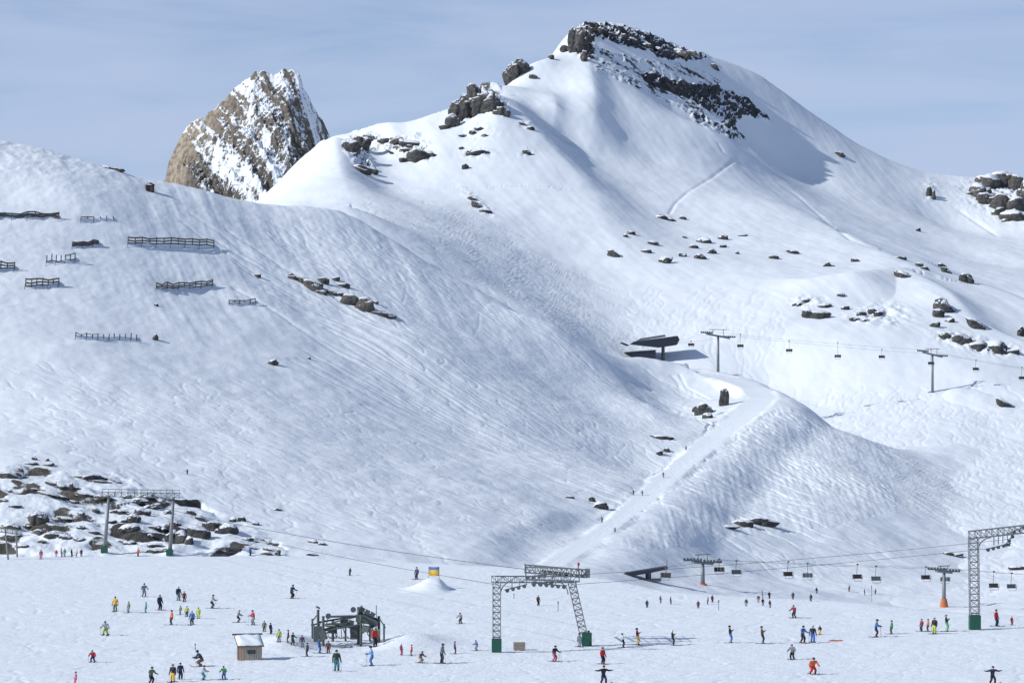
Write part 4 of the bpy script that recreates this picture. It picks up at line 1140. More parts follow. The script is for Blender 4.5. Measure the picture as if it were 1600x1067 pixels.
# --- ticket hut
g = fz(389, 1029)
W_, D_, Hh = 2.1, 1.7, 1.2
hut = tag(empty('lift_hut', g, math.radians(14)), 'small plank hut with a snow-laden roof left of the drive unit', 'hut')
for i in range(9):
    x_ = -W_ / 2 + W_ * (i + .5) / 9
    MB().box((x_, -D_ / 2 - .012 * (i % 2), Hh / 2 - .1), (W_ / 9 - .02, .06, Hh + .2)).build('plank', WOOD_O if i < 2 else WOOD_L, hut)
for i in range(8):
    y_ = -D_ / 2 + D_ * (i + .5) / 8
    MB().box((W_ / 2 + .012 * (i % 2), y_ + .03, Hh / 2 - .1), (.06, D_ / 8 - .02, Hh + .2)).build('plank', WOOD_L, hut)
wl_ = MB().box((0, .05, Hh / 2 - .1), (W_ - .1, D_ - .12, Hh + .2))
wl_.build('wall', WOOD, hut)
wn_ = MB().box((W_ / 2 + .055, -.2, .78), (.05, .85, .7)).build('window', GLASS_D, hut)
MB().box((W_ / 2 + .085, -.2, .78), (.03, .05, .7)).build('glazing_bar', WOOD, wn_)
wn2 = MB().box((.1, -D_ / 2 - .06, .72), (.75, .05, .35)).build('window', GLASS_D, hut)
MB().box((.1, -D_ / 2 - .09, .72), (.05, .03, .35)).build('glazing_bar', WOOD, wn2)
MB().box((-W_ / 2 - .03, -D_ / 2 + .3, .55), (.07, .5, 1.2)).build('door', WOOD, hut)
rf = MB().prism([(-D_ / 2 - .25, 0), (D_ / 2 + .15, .80), (D_ / 2 + .15, .90), (-D_ / 2 - .25, .1)], -W_ / 2 - .2, W_ / 2 + .2)
rf.v = [(y_, x_, z_ + Hh) for x_, y_, z_ in rf.v]
roof_o = rf.build('roof', WOOD, hut)
sn = MB()
nx, ny = 14, 10; vs = []
for j in range(ny + 1):
    for i in range(nx + 1):
        u, v = i / nx, j / ny
        e = min(u, 1 - u, v, 1 - v)
        x_ = (u - .5) * (W_ + .3); y_ = -D_ / 2 - .2 + v * (D_ + .28)
        vs.append((x_, y_, Hh + .105 + (y_ + D_ / 2 + .25) / (D_ + .4) * .80 + .26 * min(1, e * 7) ** .5 + .03 * math.sin(5 * x_ + 3 * y_)))
fs_ = [(j * (nx + 1) + i, j * (nx + 1) + i + 1, (j + 1) * (nx + 1) + i + 1, (j + 1) * (nx + 1) + i) for j in range(ny) for i in range(nx)]
sn.add(vs, fs_).build('roof_snow', SNOW_CAP, roof_o, smooth=True)
MB().box((0, D_ / 2 + .2, Hh + 1.02), (W_ + .75, .08, .16)).build('ridge_board', STEEL_D, hut)

# --- little things on the field
g = fz(811, 1015)
cr = tag(empty('crate', g, 0.12), 'tan crate under the middle gantry beside its left foot', 'crate')
for k_ in range(4):
    MB().box((0, -.36, .11 + .17 * k_), (1.08, .05, .15)).build('slat', TAN_C, cr)
    MB().box((.54, 0, .11 + .17 * k_), (.05, .7, .15)).build('slat', TAN_C, cr)
MB().box((0, 0, .36), (1.02, .66, .66)).build('body', WOOD, cr)
MB().box((0, 0, .72), (1.12, .76, .06)).build('lid', TAN_C, cr)

h = P(677, 921, CAMZ * F / (921 - HZ)); zz = floor_z(h.x, h.y + 3)
bn = tag(empty('banner', (h.x, h.y + 3, zz)), 'yellow and blue banner on two poles behind the snow ramp', 'banner')
m_ = (h.y + 3) / F
zt = CAMZ + (HZ - 885) * m_ - zz
for sx_ in (-1, 1):
    MB().bar((sx_ * 8 * m_, 0, -.3), (sx_ * 8 * m_, 0, zt), 0.035, 6).build('pole', GALV, bn)
def cloth(w0, z0, z1, mat, name):
    vs, fs = [], []
    for j in range(7):
        for i in range(13):
            u = i / 12; v = j / 6
            vs.append(((u - .5) * w0, -.05 + .05 * math.sin(6 * u + v), z0 + (z1 - z0) * v - .04 * math.sin(math.pi * u)))
    for j in range(6):
        for i in range(12):
            fs.append((j * 13 + i, j * 13 + i + 1, (j + 1) * 13 + i + 1, (j + 1) * 13 + i))
    o_ = MB().add(vs, fs).build(name, mat, bn, smooth=True)
    sm = o_.modifiers.new('thick', 'SOLIDIFY'); sm.thickness = 0.02
    return o_
cloth(15.5 * m_, zt - 14 * m_, zt - 4.6 * m_, YELLOW, 'yellow_panel')
cloth(15.5 * m_, zt - 4.4 * m_, zt, BLUE_B, 'blue_panel')

g = fz(1306, 1001)
mt = MB()
n_ = 14
vs = []; fs = []
for i in range(n_ + 1):
    for j in range(6):
        t = i / n_; a = math.pi * j / 5
        r_ = .16 * (math.sin(math.pi * min(max(t, .04), .96)) ** .3)
        vs.append(((t - .5) * 1.45, -.3 * math.cos(a), r_ * math.sin(a) + .02 * math.sin(9 * t)))
for i in range(n_):
    for j in range(5):
        fs.append((i * 6 + j, (i + 1) * 6 + j, (i + 1) * 6 + j + 1, i * 6 + j + 1))
mo = mt.add(vs, fs).build('safety_mat', PAD_O, None, g + Vector((0, 0, -.02)), smooth=True)
tag(mo, 'flat orange safety mat lying on the snow right of the blue skiers', 'mat')

# brown shelter on the left skyline
g = ground(234, 299, (H,))
sh = tag(empty('shelter', g, 0.3), 'tiny brown shelter on the left hillside just below the skyline', 'shelter')
MB().box((0, 0, .7), (2.1, 1.6, 1.7)).build('wall', BROWN_S, sh)
rf = MB().prism([(-1.25, 1.5), (0, 2.1), (1.25, 1.5), (1.25, 1.62), (0, 2.25), (-1.25, 1.62)], -1.0, 1.0).build('roof', WOOD, sh)
MB().box((.3, -.83, .65), (.6, .06, 1.2)).build('door', WOOD, sh)

# --- chairlifts
def tower(name, label, foot, top_py, arm_py, arm, arm_dy, pad=None):
    root = tag(empty(name, foot), label, 'lift tower', 'chairlift towers')
    d_ = foot.y; m = d_ / F
    ztop = (CAMZ + (HZ - arm_py) * m) - foot.z
    MB().bar((0, 0, -.6), (0, 0, ztop), 0.42, 12, 0.30).build('mast', GALV, root, smooth=True)
    half = arm / 2 * m
    a, b = Vector((-half, -2.5, ztop + arm_dy * m / 2)), Vector((half, 2.5, ztop - arm_dy * m / 2))
    arm_o = MB().bar(a, b, 0.28, 6).build('cross_arm', GALV, root)
    for e in (a, b):
        o_ = MB(); ax = Vector((1, .12, -.05)).normalized()
        o_.bar(e - ax * 1.6 + Vector((0, 0, .25)), e + ax * 1.6 + Vector((0, 0, .25)), 0.12, 6)
        for k_ in range(6):
            o_.disc(e + ax * (-1.5 + .6 * k_) + Vector((0, 0, .45)), (0, 1, 0), .25, .14, 12)
        o_.build('sheave_train', STEEL_D, arm_o)
    o_ = MB()
    for s_ in (-.45, .45):
        o_.bar(Vector((s_ * half, s_ * 2, ztop)), Vector((s_ * half, s_ * 2, ztop + (arm_py - top_py) * m)), 0.09, 5)
    o_.bar(Vector((-.75 * half, -1.5, ztop + (arm_py - top_py) * m)), Vector((.75 * half, 1.5, ztop + (arm_py - top_py) * m)), 0.09, 5)
    o_.build('lifting_frame', GALV, root)
    if pad:
        MB().bar((0, -.02, -.1), (0, -.02, pad * m), 0.85, 12, 0.55).build('safety_pad', PAD_O, root)
    return root, foot + a + Vector((0, 0, .7)), foot + b + Vector((0, 0, .7))
def chair(px, py, d, rope_z, label, group, mat=BROWN_S, hood=False):
    """seat centre at a photo position; hangs from the rope above"""
    c = P(px, py, d); root = tag(empty('lift_chair', c, R.uniform(-.25, .25)), label, 'lift chair', group); root.scale = (.82, .9, 1)
    hgt = max(rope_z - c.z, 1.2)
    MB().path([(0, .55, .55), (0, .6, 1.2), (0, .2, hgt * .85), (0, 0, hgt)], 0.055, 6).build('hanger', STEEL_D, root)
    MB().box((0, 0, hgt), (.5, .2, .25)).build('grip', STEEL_D, root)
    st_ = MB()
    for j in range(3):
        st_.box((-.72 + .72 * j, 0, 0), (.68, .55, .14))
    st_.build('seat', mat, root)
    bk = MB()
    for j in range(3):
        bk.box((-.72 + .72 * j, .36, .38), (.68, .12, .65), (-.18, 0, 0))
    bk.build('backrest', mat, root)
    fr_ = MB()
    for s_ in (-1, 1):
        fr_.path([(s_ * 1.12, .42, .6), (s_ * 1.12, -.3, .45), (s_ * 1.12, -.3, -.02), (s_ * 1.12, .35, -.02)], .045, 5)
    fr_.bar((-1.12, .45, .62), (1.12, .45, .62), .05, 5)
    fr_.build('frame', STEEL_D, root)
    MB().path([(-.9, -.35, .35), (-.9, -.5, -.5), (.9, -.5, -.5), (.9, -.35, .35)], .035, 5).build('safety_bar', STEEL_D, root)
    return root
def line_at(p, q, px):
    """point on the rope between p and q seen at a photo column"""
    u0, u1 = p.x / p.y * F + CX, q.x / q.y * F + CX
    lo, hi = 0.0, 1.0
    for _ in range(30):
        md = (lo + hi) / 2; c = p.lerp(q, md); u = c.x / c.y * F + CX
        if (u < px) == (u1 > u0): lo = md
        else: hi = md
    return p.lerp(q, lo)
# upper line
f1, f2 = ground(1122, 581), ground(1457, 613)
T1, a1, c1 = tower('lift_tower', 'upper chairlift tower standing right of the top station', f1, 515, 525, 38, 6)
T2, a2, c2 = tower('lift_tower', 'upper chairlift tower farther right, below the dark rocks', f2, 545, 554, 34, 7)
gS = ground(1036, 563)
e1, e2 = P(1050, 536, gS.y - 2.5), P(1056, 536, gS.y + 2.5)
x1, x2 = P(1680, 588, a2.y - 6), P(1700, 592, c2.y - 4)
rope('chairlift_rope', 'front haul rope of the upper chairlift', [e1, a1, a2, x1], 0.022, 0.006, 10)
rope('chairlift_rope', 'rear haul rope of the upper chairlift', [e2, c1, c2, x2], 0.022, 0.006, 10)
UP = [(1080, 540, 1), (1157, 542, 0), (1233, 549, 1), (1309, 558, 0), (1378, 559, 1), (1455, 569, 0), (1525, 578, 1), (1597, 592, 0)]
for i, (u, v, back) in enumerate(UP):
    seg = ((e1, a1, a2, x1), (e2, c1, c2, x2))[back]
    k_ = 0 if u < 1122 else 1 if u < 1457 else 2
    rp = line_at(seg[k_], seg[k_ + 1], u)
    chair(u, v, rp.y, rp.z, f'{"leftmost" if i == 0 else "rightmost" if i == len(UP) - 1 else ORD[i + 1]} chair {"" if i in (0, len(UP) - 1) else "from the left "}on the upper chairlift', 'chairs of the upper chairlift')
# top station
g = gS
d_ = g.y; m = d_ / F
stn = tag(empty('lift_station', g), 'dark winged top station of the upper chairlift on the hill crest', 'lift station')
def ST(px, py):
    return ((px - 1036) * m, (CAMZ + (HZ - py) * m) - g.z)
out = [ST(984, 538), ST(990, 534), ST(1058, 525), ST(1061, 531), ST(1057, 539), ST(1030, 543)]
cn = MB().prism(out, -3.2, 3.2).build('canopy', NAVY, stn)
MB().prism([ST(994, 533), ST(1000, 529), ST(1038, 523), ST(1040, 526)], -2.4, 2.4).build('roof_hood', NAVY_L, stn)
MB().prism([ST(968, 536), ST(972, 535), ST(983, 539), ST(980, 541)], -1.2, 1.2).build('entry_ramp_wing', NAVY, stn)
MB().bar((0, 0, -.6), (0, 0, ST(0, 541)[1]), 0.55, 10, .5).build('column', STEEL_D, stn)
MB().prism([ST(975, 551), ST(1000, 549), ST(1024, 548), ST(1024, 566), ST(1008, 566), ST(996, 558)], -2.6, 2.0).build('operator_cabin', NAVY, stn)
MB().prism([ST(974, 550.5), ST(1000, 548), ST(1025, 546.5), ST(1025, 547.6), ST(1000, 549), ST(975, 551)], -2.9, 2.3).build('cabin_roof', NAVY_L, stn)
# lower line
M_only = (M, H)
f3, f4 = ground(1098, 913, M_only), ground(1475, 948, M_only)
T3, a3, c3 = tower('lift_tower', 'lower chairlift tower beside the long dark valley station', f3, 866, 879, 34, 5, 2)
T4, a4, c4 = tower('lift_tower', 'lower chairlift tower with orange padded foot near the right gantry', f4, 884, 893, 30, 5, 13)
gB = ground(1013, 906, M_only)
e3, e4 = P(1040, 887, gB.y - 2), P(1043, 886, gB.y + 2)
x3, x4 = P(1700, 903, a4.y - 15), P(1720, 905, c4.y - 12)
rope('chairlift_rope', 'front haul rope of the lower chairlift', [e3, a3, a4, x3], 0.020, 0.004, 10)
rope('chairlift_rope', 'rear haul rope of the lower chairlift', [e4, c3, c4, x4], 0.020, 0.004, 10)
LO = [(1040, 901, 0), (1124, 892, 0), (1151, 896, 1), (1232, 899, 0), (1262, 901, 1), (1340, 903, 0), (1369, 906, 1), (1447, 904, 0), (1477, 907, 1), (1553, 917, 0), (1581, 918, 1)]
for i, (u, v, back) in enumerate(LO):
    seg = ((e3, a3, a4, x3), (e4, c3, c4, x4))[back]
    k_ = 0 if u < 1098 else 1 if u < 1470 else 2
    rp = line_at(seg[k_], seg[k_ + 1], u)
    chair(u, v, rp.y, rp.z, f'{"leftmost" if i == 0 else "rightmost" if i == len(LO) - 1 else ORD[i + 1]} chair {"" if i in (0, len(LO) - 1) else "from the left "}on the lower chairlift', 'chairs of the lower chairlift', STEEL_D if back else BROWN_S)
g = gB; d_ = g.y; m = d_ / F
stn = tag(empty('lift_station', g), 'long low dark valley station of the lower chairlift', 'lift station')
def SB(px, py):
    return ((px - 1013) * m, (CAMZ + (HZ - py) * m) - g.z)
MB().prism([SB(938, 903), SB(985, 893), SB(1042, 884), SB(1043, 888), SB(1015, 894), SB(985, 899), SB(955, 904)], -1.8, 1.8).build('canopy', NAVY, stn)
MB().bar((0, 0, -.5), (0, 0, SB(0, 893)[1]), .5, 10).build('column', STEEL_D, stn)
MB().box((0, 0, .05), (4.4, 2.4, .4)).build('platform', STEEL_D, stn)
MB().bar(Vector((SB(1042, 0)[0], 0, SB(0, 886)[1])), Vector((SB(1042, 0)[0], 0, SB(0, 874)[1])), .08, 5).build('antenna', GALV, stn)
# ------------------------------------------------------------------ people
SKIN = plain('skin', (0.52, 0.32, 0.23), 0.55, var=0.05)
BOOT = plain('ski_boot', (0.05, 0.05, 0.055), 0.45)
GLOVE = plain('glove', (0.03, 0.03, 0.035), 0.7)
LENS = plain('goggle_lens', (0.05, 0.04, 0.03), 0.15)
_cm = {}
def cloth_mat(c):
    if c not in _cm:
        _cm[c] = plain('cloth_%02d' % len(_cm), c, 0.75, var=0.2, scale=8)
    return _cm[c]
COLR = dict(red=(.50, .025, .03), darkred=(.22, .02, .03), orange=(.65, .13, .03), yellow=(.70, .42, .04), lime=(.42, .50, .05), green=(.03, .22, .06), brightgreen=(.05, .38, .10), olive=(.13, .16, .08),
            teal=(.05, .24, .26), blue=(.05, .14, .38), brightblue=(.03, .17, .60), lightblue=(.22, .40, .66), navy=(.02, .028, .07), black=(.014, .015, .018), grey=(.20, .22, .24), palegrey=(.42, .45, .48), white=(.70, .72, .74),
            brown=(.13, .075, .05), tan=(.36, .27, .17), pink=(.55, .12, .20), purple=(.08, .05, .14), darkgreen=(.02, .07, .045))
def rz(v, a):
    c, s = math.cos(a), math.sin(a)
    return Vector((v[0] * c - v[1] * s, v[0] * s + v[1] * c, v[2]))
def pose_mesh(name, J, arms_l, arms_r, legs):
    """one continuous skinned body; J: pelvis, waist, chest, neck, chin, crown; facing -y"""
    verts, rad, edges, tagv = [], [], [], []
    def add(p, r, parent, t):
        verts.append(Vector(p)); rad.append(r); tagv.append(t)
        if parent is not None:
            edges.append((parent, len(verts) - 1))
        return len(verts) - 1
    pel = add(J['pelvis'], (.190, .150), None, 1)
    wa = add(J['waist'], (.185, .145), pel, 0)
    ch = add(J['chest'], (.215, .160), wa, 0)
    nk = add(J['neck'], (.065, .065), ch, 0)
    cn = add(J['chin'], (.075, .085), nk, 3)
    cr = add(J['crown'], (.088, .100), cn, 3)
    for s, A in ((-1, arms_l), (1, arms_r)):
        sh = add(A[0], (.100, .100), ch, 0); el = add(A[1], (.080, .080), sh, 0); wr = add(A[2], (.062, .062), el, 0)
        d_ = (Vector(A[2]) - Vector(A[1])).normalized()
        pm = add(Vector(A[2]) + d_ * .075, (.046, .034), wr, 4)
        sd = d_.cross(Vector((0, 0, 1))); sd = sd.normalized() if sd.length > .1 else Vector((1, 0, 0))
        for k in range(4):
            f1_ = add(Vector(A[2]) + d_ * (.125 + (.012 if k in (1, 2) else 0)) + sd * (.03 * (k - 1.5)), (.0125, .0125), pm, 4)
            add(verts[f1_] + d_ * .028 + Vector((0, -.02, -.02)), (.011, .011), f1_, 4)
        th = add(Vector(A[2]) + d_ * .06 + sd * (-.06 * s), (.014, .014), wr, 4)
        add(verts[th] + d_ * .035, (.012, .012), th, 4)
    for s, Lg in ((-1, legs[0]), (1, legs[1])):
        hp = add(Lg[0], (.135, .140), pel, 1); kn = add(Lg[1], (.105, .108), hp, 1); an = add(Lg[2], (.090, .095), kn, 1)
        bt = add(Vector(Lg[2]) + Vector((0, 0, -.07)), (.080, .09), an, 5)
        add(Vector(Lg[3]), (.06, .055), bt, 5)
    me = bpy.data.meshes.new(name + '_rig'); me.from_pydata(verts, edges, []); me.update()
    ob = bpy.data.objects.new(name + '_rig', me); COL.objects.link(ob)
    ob.modifiers.new('Skin', 'SKIN')
    for i, sv in enumerate(me.skin_vertices[0].data):
        sv.radius = rad[i]; sv.use_root = (i == 0)
    sb = ob.modifiers.new('Sub', 'SUBSURF'); sb.levels = 1; sb.render_levels = 1
    dg = bpy.context.evaluated_depsgraph_get()
    out = bpy.data.meshes.new_from_object(ob.evaluated_get(dg)); out.name = name
    V = np.array([v[:] for v in verts]); T = np.array(tagv)
    for p in out.polygons:
        c = np.array(p.center[:]); best, bi = 9, 0
        for a, b in edges:
            ab = V[b] - V[a]; t = np.clip(np.dot(c - V[a], ab) / (ab @ ab + 1e-9), 0, 1); dd_ = np.linalg.norm(c - V[a] - t * ab)
            if dd_ < best:
                best = dd_; bi = T[b] if t > .35 else T[a]
                if T[b] == 1 and T[a] == 1: bi = 1
        p.material_index = int(bi); p.use_smooth = True
    for m_ in (SKIN, SKIN, SKIN, SKIN, GLOVE, BOOT):
        out.materials.append(m_)
    bpy.data.objects.remove(ob)
    return out
def stance(lean=0.0, knee=0.10, fwd=0.0, spread=.14, arm='down', side=0.0, twist=0.0):
    """a standing or skiing figure about 1.75 m tall, facing -y"""
    hz = .92 - knee * .9
    pel = Vector((side * .3, knee * .35, hz))
    up = Vector((side, -lean, 1)).normalized()
    wa = pel + up * .20; ch = pel + up * .44; nk = pel + up * .585
    hd = (up * .6 + Vector((0, 0, .6))).normalized()
    J = dict(pelvis=pel, waist=wa, chest=ch, neck=nk, chin=nk + hd * .10 + Vector((0, -.03, 0)), crown=nk + hd * .22 + Vector((0, -.015, 0)))
    def armp(s):
        shd = ch + up * .07 + Vector((s * .225, 0, 0))
        if arm == 'down':
            el = shd + Vector((s * .07, .02, -.28)); wr = el + Vector((s * .02, -.12, -.22))
        elif arm == 'fwd':
            el = shd + Vector((s * .12, -.10, -.25)); wr = el + Vector((s * .02, -.24, -.04))
        elif arm == 'out':
            el = shd + Vector((s * .25, -.02, -.10)); wr = el + Vector((s * .24, -.05, .04))
        elif arm == 'hold':
            el = shd + Vector((s * .03, -.12, -.22)); wr = el + Vector((-s * .12, -.16, .12))
        return (shd, el, wr)
    def legp(s):
        hp = pel + Vector((s * .10, 0, -.05)); an = Vector((s * spread, 0, .17)); kn = hp.lerp(an, .48) + Vector((0, -knee * 1.1 - .02, 0))
        return (hp, kn, an, Vector((s * spread, -.15, .055)))
    return J, armp(-1), armp(1), (legp(-1), legp(1))
POSES = {}
def pose(name, **k):
    J, al, ar, lg = stance(**k)
    POSES[name] = (pose_mesh('body_' + name, J, al, ar, lg), J, (al[2], ar[2]), k.get('spread', .14))
pose('stand'); pose('ski', lean=.35, knee=.22, arm='fwd', spread=.17); pose('tuck', lean=.75, knee=.34, arm='fwd', spread=.20)
pose('plow', lean=.20, knee=.14, arm='fwd', spread=.27); pose('ride', lean=-.16, knee=.10, arm='hold', spread=.12); pose('out', lean=.25, knee=.20, arm='out', spread=.22); pose('walk', lean=.15, knee=.06, spread=.20, side=.06)

def ski_mesh(L=1.62, w=.085):
    o_ = MB(); n = 9; vs, fs = [], []
    for i in range(n):
        t = i / (n - 1); y_ = .72 - L * t; wd = w * (.5 + .12 * (2 * t - 1) ** 2) * (1 if t < .93 else .55); z_ = .015 + (.14 * max(0, (t - .86) / .14) ** 2) + .03 * max(0, (.06 - t) / .06)
        vs += [(-wd, y_, z_), (wd, y_, z_), (wd, y_, z_ + .022), (-wd, y_, z_ + .022)]
    for i in range(n - 1):
        for j in range(4):
            fs.append((4 * i + j, 4 * i + (j + 1) % 4, 4 * i + 4 + (j + 1) % 4, 4 * i + 4 + j))
    fs += [(0, 1, 2, 3), (4 * n - 1, 4 * n - 2, 4 * n - 3, 4 * n - 4)]
    return o_.add(vs, fs).mesh('ski', BOOT)
BIND = MB().box((0, -.16, .05), (.07, .1, .05)).box((0, .16, .05), (.07, .12, .05)).mesh('binding', BOOT)
SKI = ski_mesh(); BOARD = ski_mesh(1.5, .26); BOARD.name = 'snowboard'
hm = MB(); vs, fs = [], []
for j in range(6):
    for i in range(14):
        a, b = 2 * math.pi * i / 14, math.pi / 2 * j / 5
        vs.append((.118 * math.cos(a) * math.cos(b), .138 * math.sin(a) * math.cos(b), -.03 + .13 * math.sin(b) - (.05 if j == 0 and math.sin(a) > -.3 else 0)))
for j in range(5):
    for i in range(14):
        fs.append((j * 14 + i, j * 14 + (i + 1) % 14, (j + 1) * 14 + (i + 1) % 14, (j + 1) * 14 + i))
HELM = hm.add(vs, fs).mesh('helmet', BOOT, True)
gm = MB(); vs, fs = [], []
for i in range(9):
    a = math.pi * (1.12 + .76 * i / 8)
    for z_ in (-.055, .02):
        vs.append((.118 * math.cos(a), .132 * math.sin(a) - .004, z_))
for i in range(8):
    fs.append((2 * i, 2 * i + 2, 2 * i + 3, 2 * i + 1))
GOGG = gm.add(vs, fs).mesh('goggles', LENS, True)
POLE = MB().bar((0, 0, 0), (0, 0, 1.15), .010, 5).disc((0, 0, .08), (0, 0, 1), .05, .012, 8).mesh('ski_pole', GALV)

def link(name, me, parent, loc=(0, 0, 0), rot=(0, 0, 0)):
    o = bpy.data.objects.new(name, me); COL.objects.link(o); o.parent = parent; o.location = loc; o.rotation_euler = rot
    return o
def person(px, py, hpx, jacket, trousers, pz, label, face=None, gear='ski', group='skiers on the snow field', layers=None, helmet=None, poles=True, far=False):
    g = ground(px, py, layers)
    if g is None:
        g = ground(px, py)
    size = hpx * g.y / F
    body, J, hands, spread = POSES[pz]
    tall = J['crown'].z + .1
    s = min(max(size / tall, .55), 1.12)
    ang = face if face is not None else R.uniform(-1.5, 1.5)
    root = tag(empty('person', g + Vector((0, 0, -.01)), ang), label, 'person', group)
    root.scale = (s, s, s)
    b = link('body', body, root)
    for i, m_ in ((0, cloth_mat(COLR[jacket])), (1, cloth_mat(COLR[trousers]))):
        b.material_slots[i].link = 'OBJECT'; b.material_slots[i].material = m_
    hc = J['crown']; hd = (J['crown'] - J['chin']).normalized()
    tilt = (math.atan2(-hd.y, hd.z) * .8, 0, 0)
    h_ = link('helmet', HELM, root, hc + Vector((0, .005, -.01)), tilt)
    h_.material_slots[0].link = 'OBJECT'; h_.material_slots[0].material = cloth_mat(COLR[helmet or R.choice(['black', 'black', 'grey', 'navy', 'white'])])
    if far:
        return root
    link('goggles', GOGG, h_, (0, -.012, -.008))
    if gear == 'ski':
        toe = .10 if pz == 'plow' else 0
        col = cloth_mat(COLR[R.choice(['black', 'grey', 'darkred', 'navy', 'palegrey'])])
        for sd in (-1, 1):
            k = link('ski', SKI, root, (sd * spread, 0, -.005), (0, 0, -sd * toe * 2.2)); link('binding', BIND, k)
            k.material_slots[0].link = 'OBJECT'; k.material_slots[0].material = col
        if poles:
            for hnd in hands:
                tip = Vector((hnd.x * 1.25, hnd.y + .35, 0.0)) if pz in ('ski', 'tuck', 'ride') else Vector((hnd.x * 1.15, hnd.y - .05, 0))
                dv_ = (hnd - tip)
                o = link('ski_pole', POLE, root, tip, dv_.to_track_quat('Z', 'Y').to_euler())
    elif gear == 'board':
        link('snowboard', BOARD, root, (0, 0, -.005), (0, 0, math.pi / 2))
    return root
LC = 'ski class on the left of the snow field'
FQ = 'skiers queuing around the drag lift drive'
SF = 'skiers on the right half of the snow field'
BT = 'skiers along the bottom of the picture'
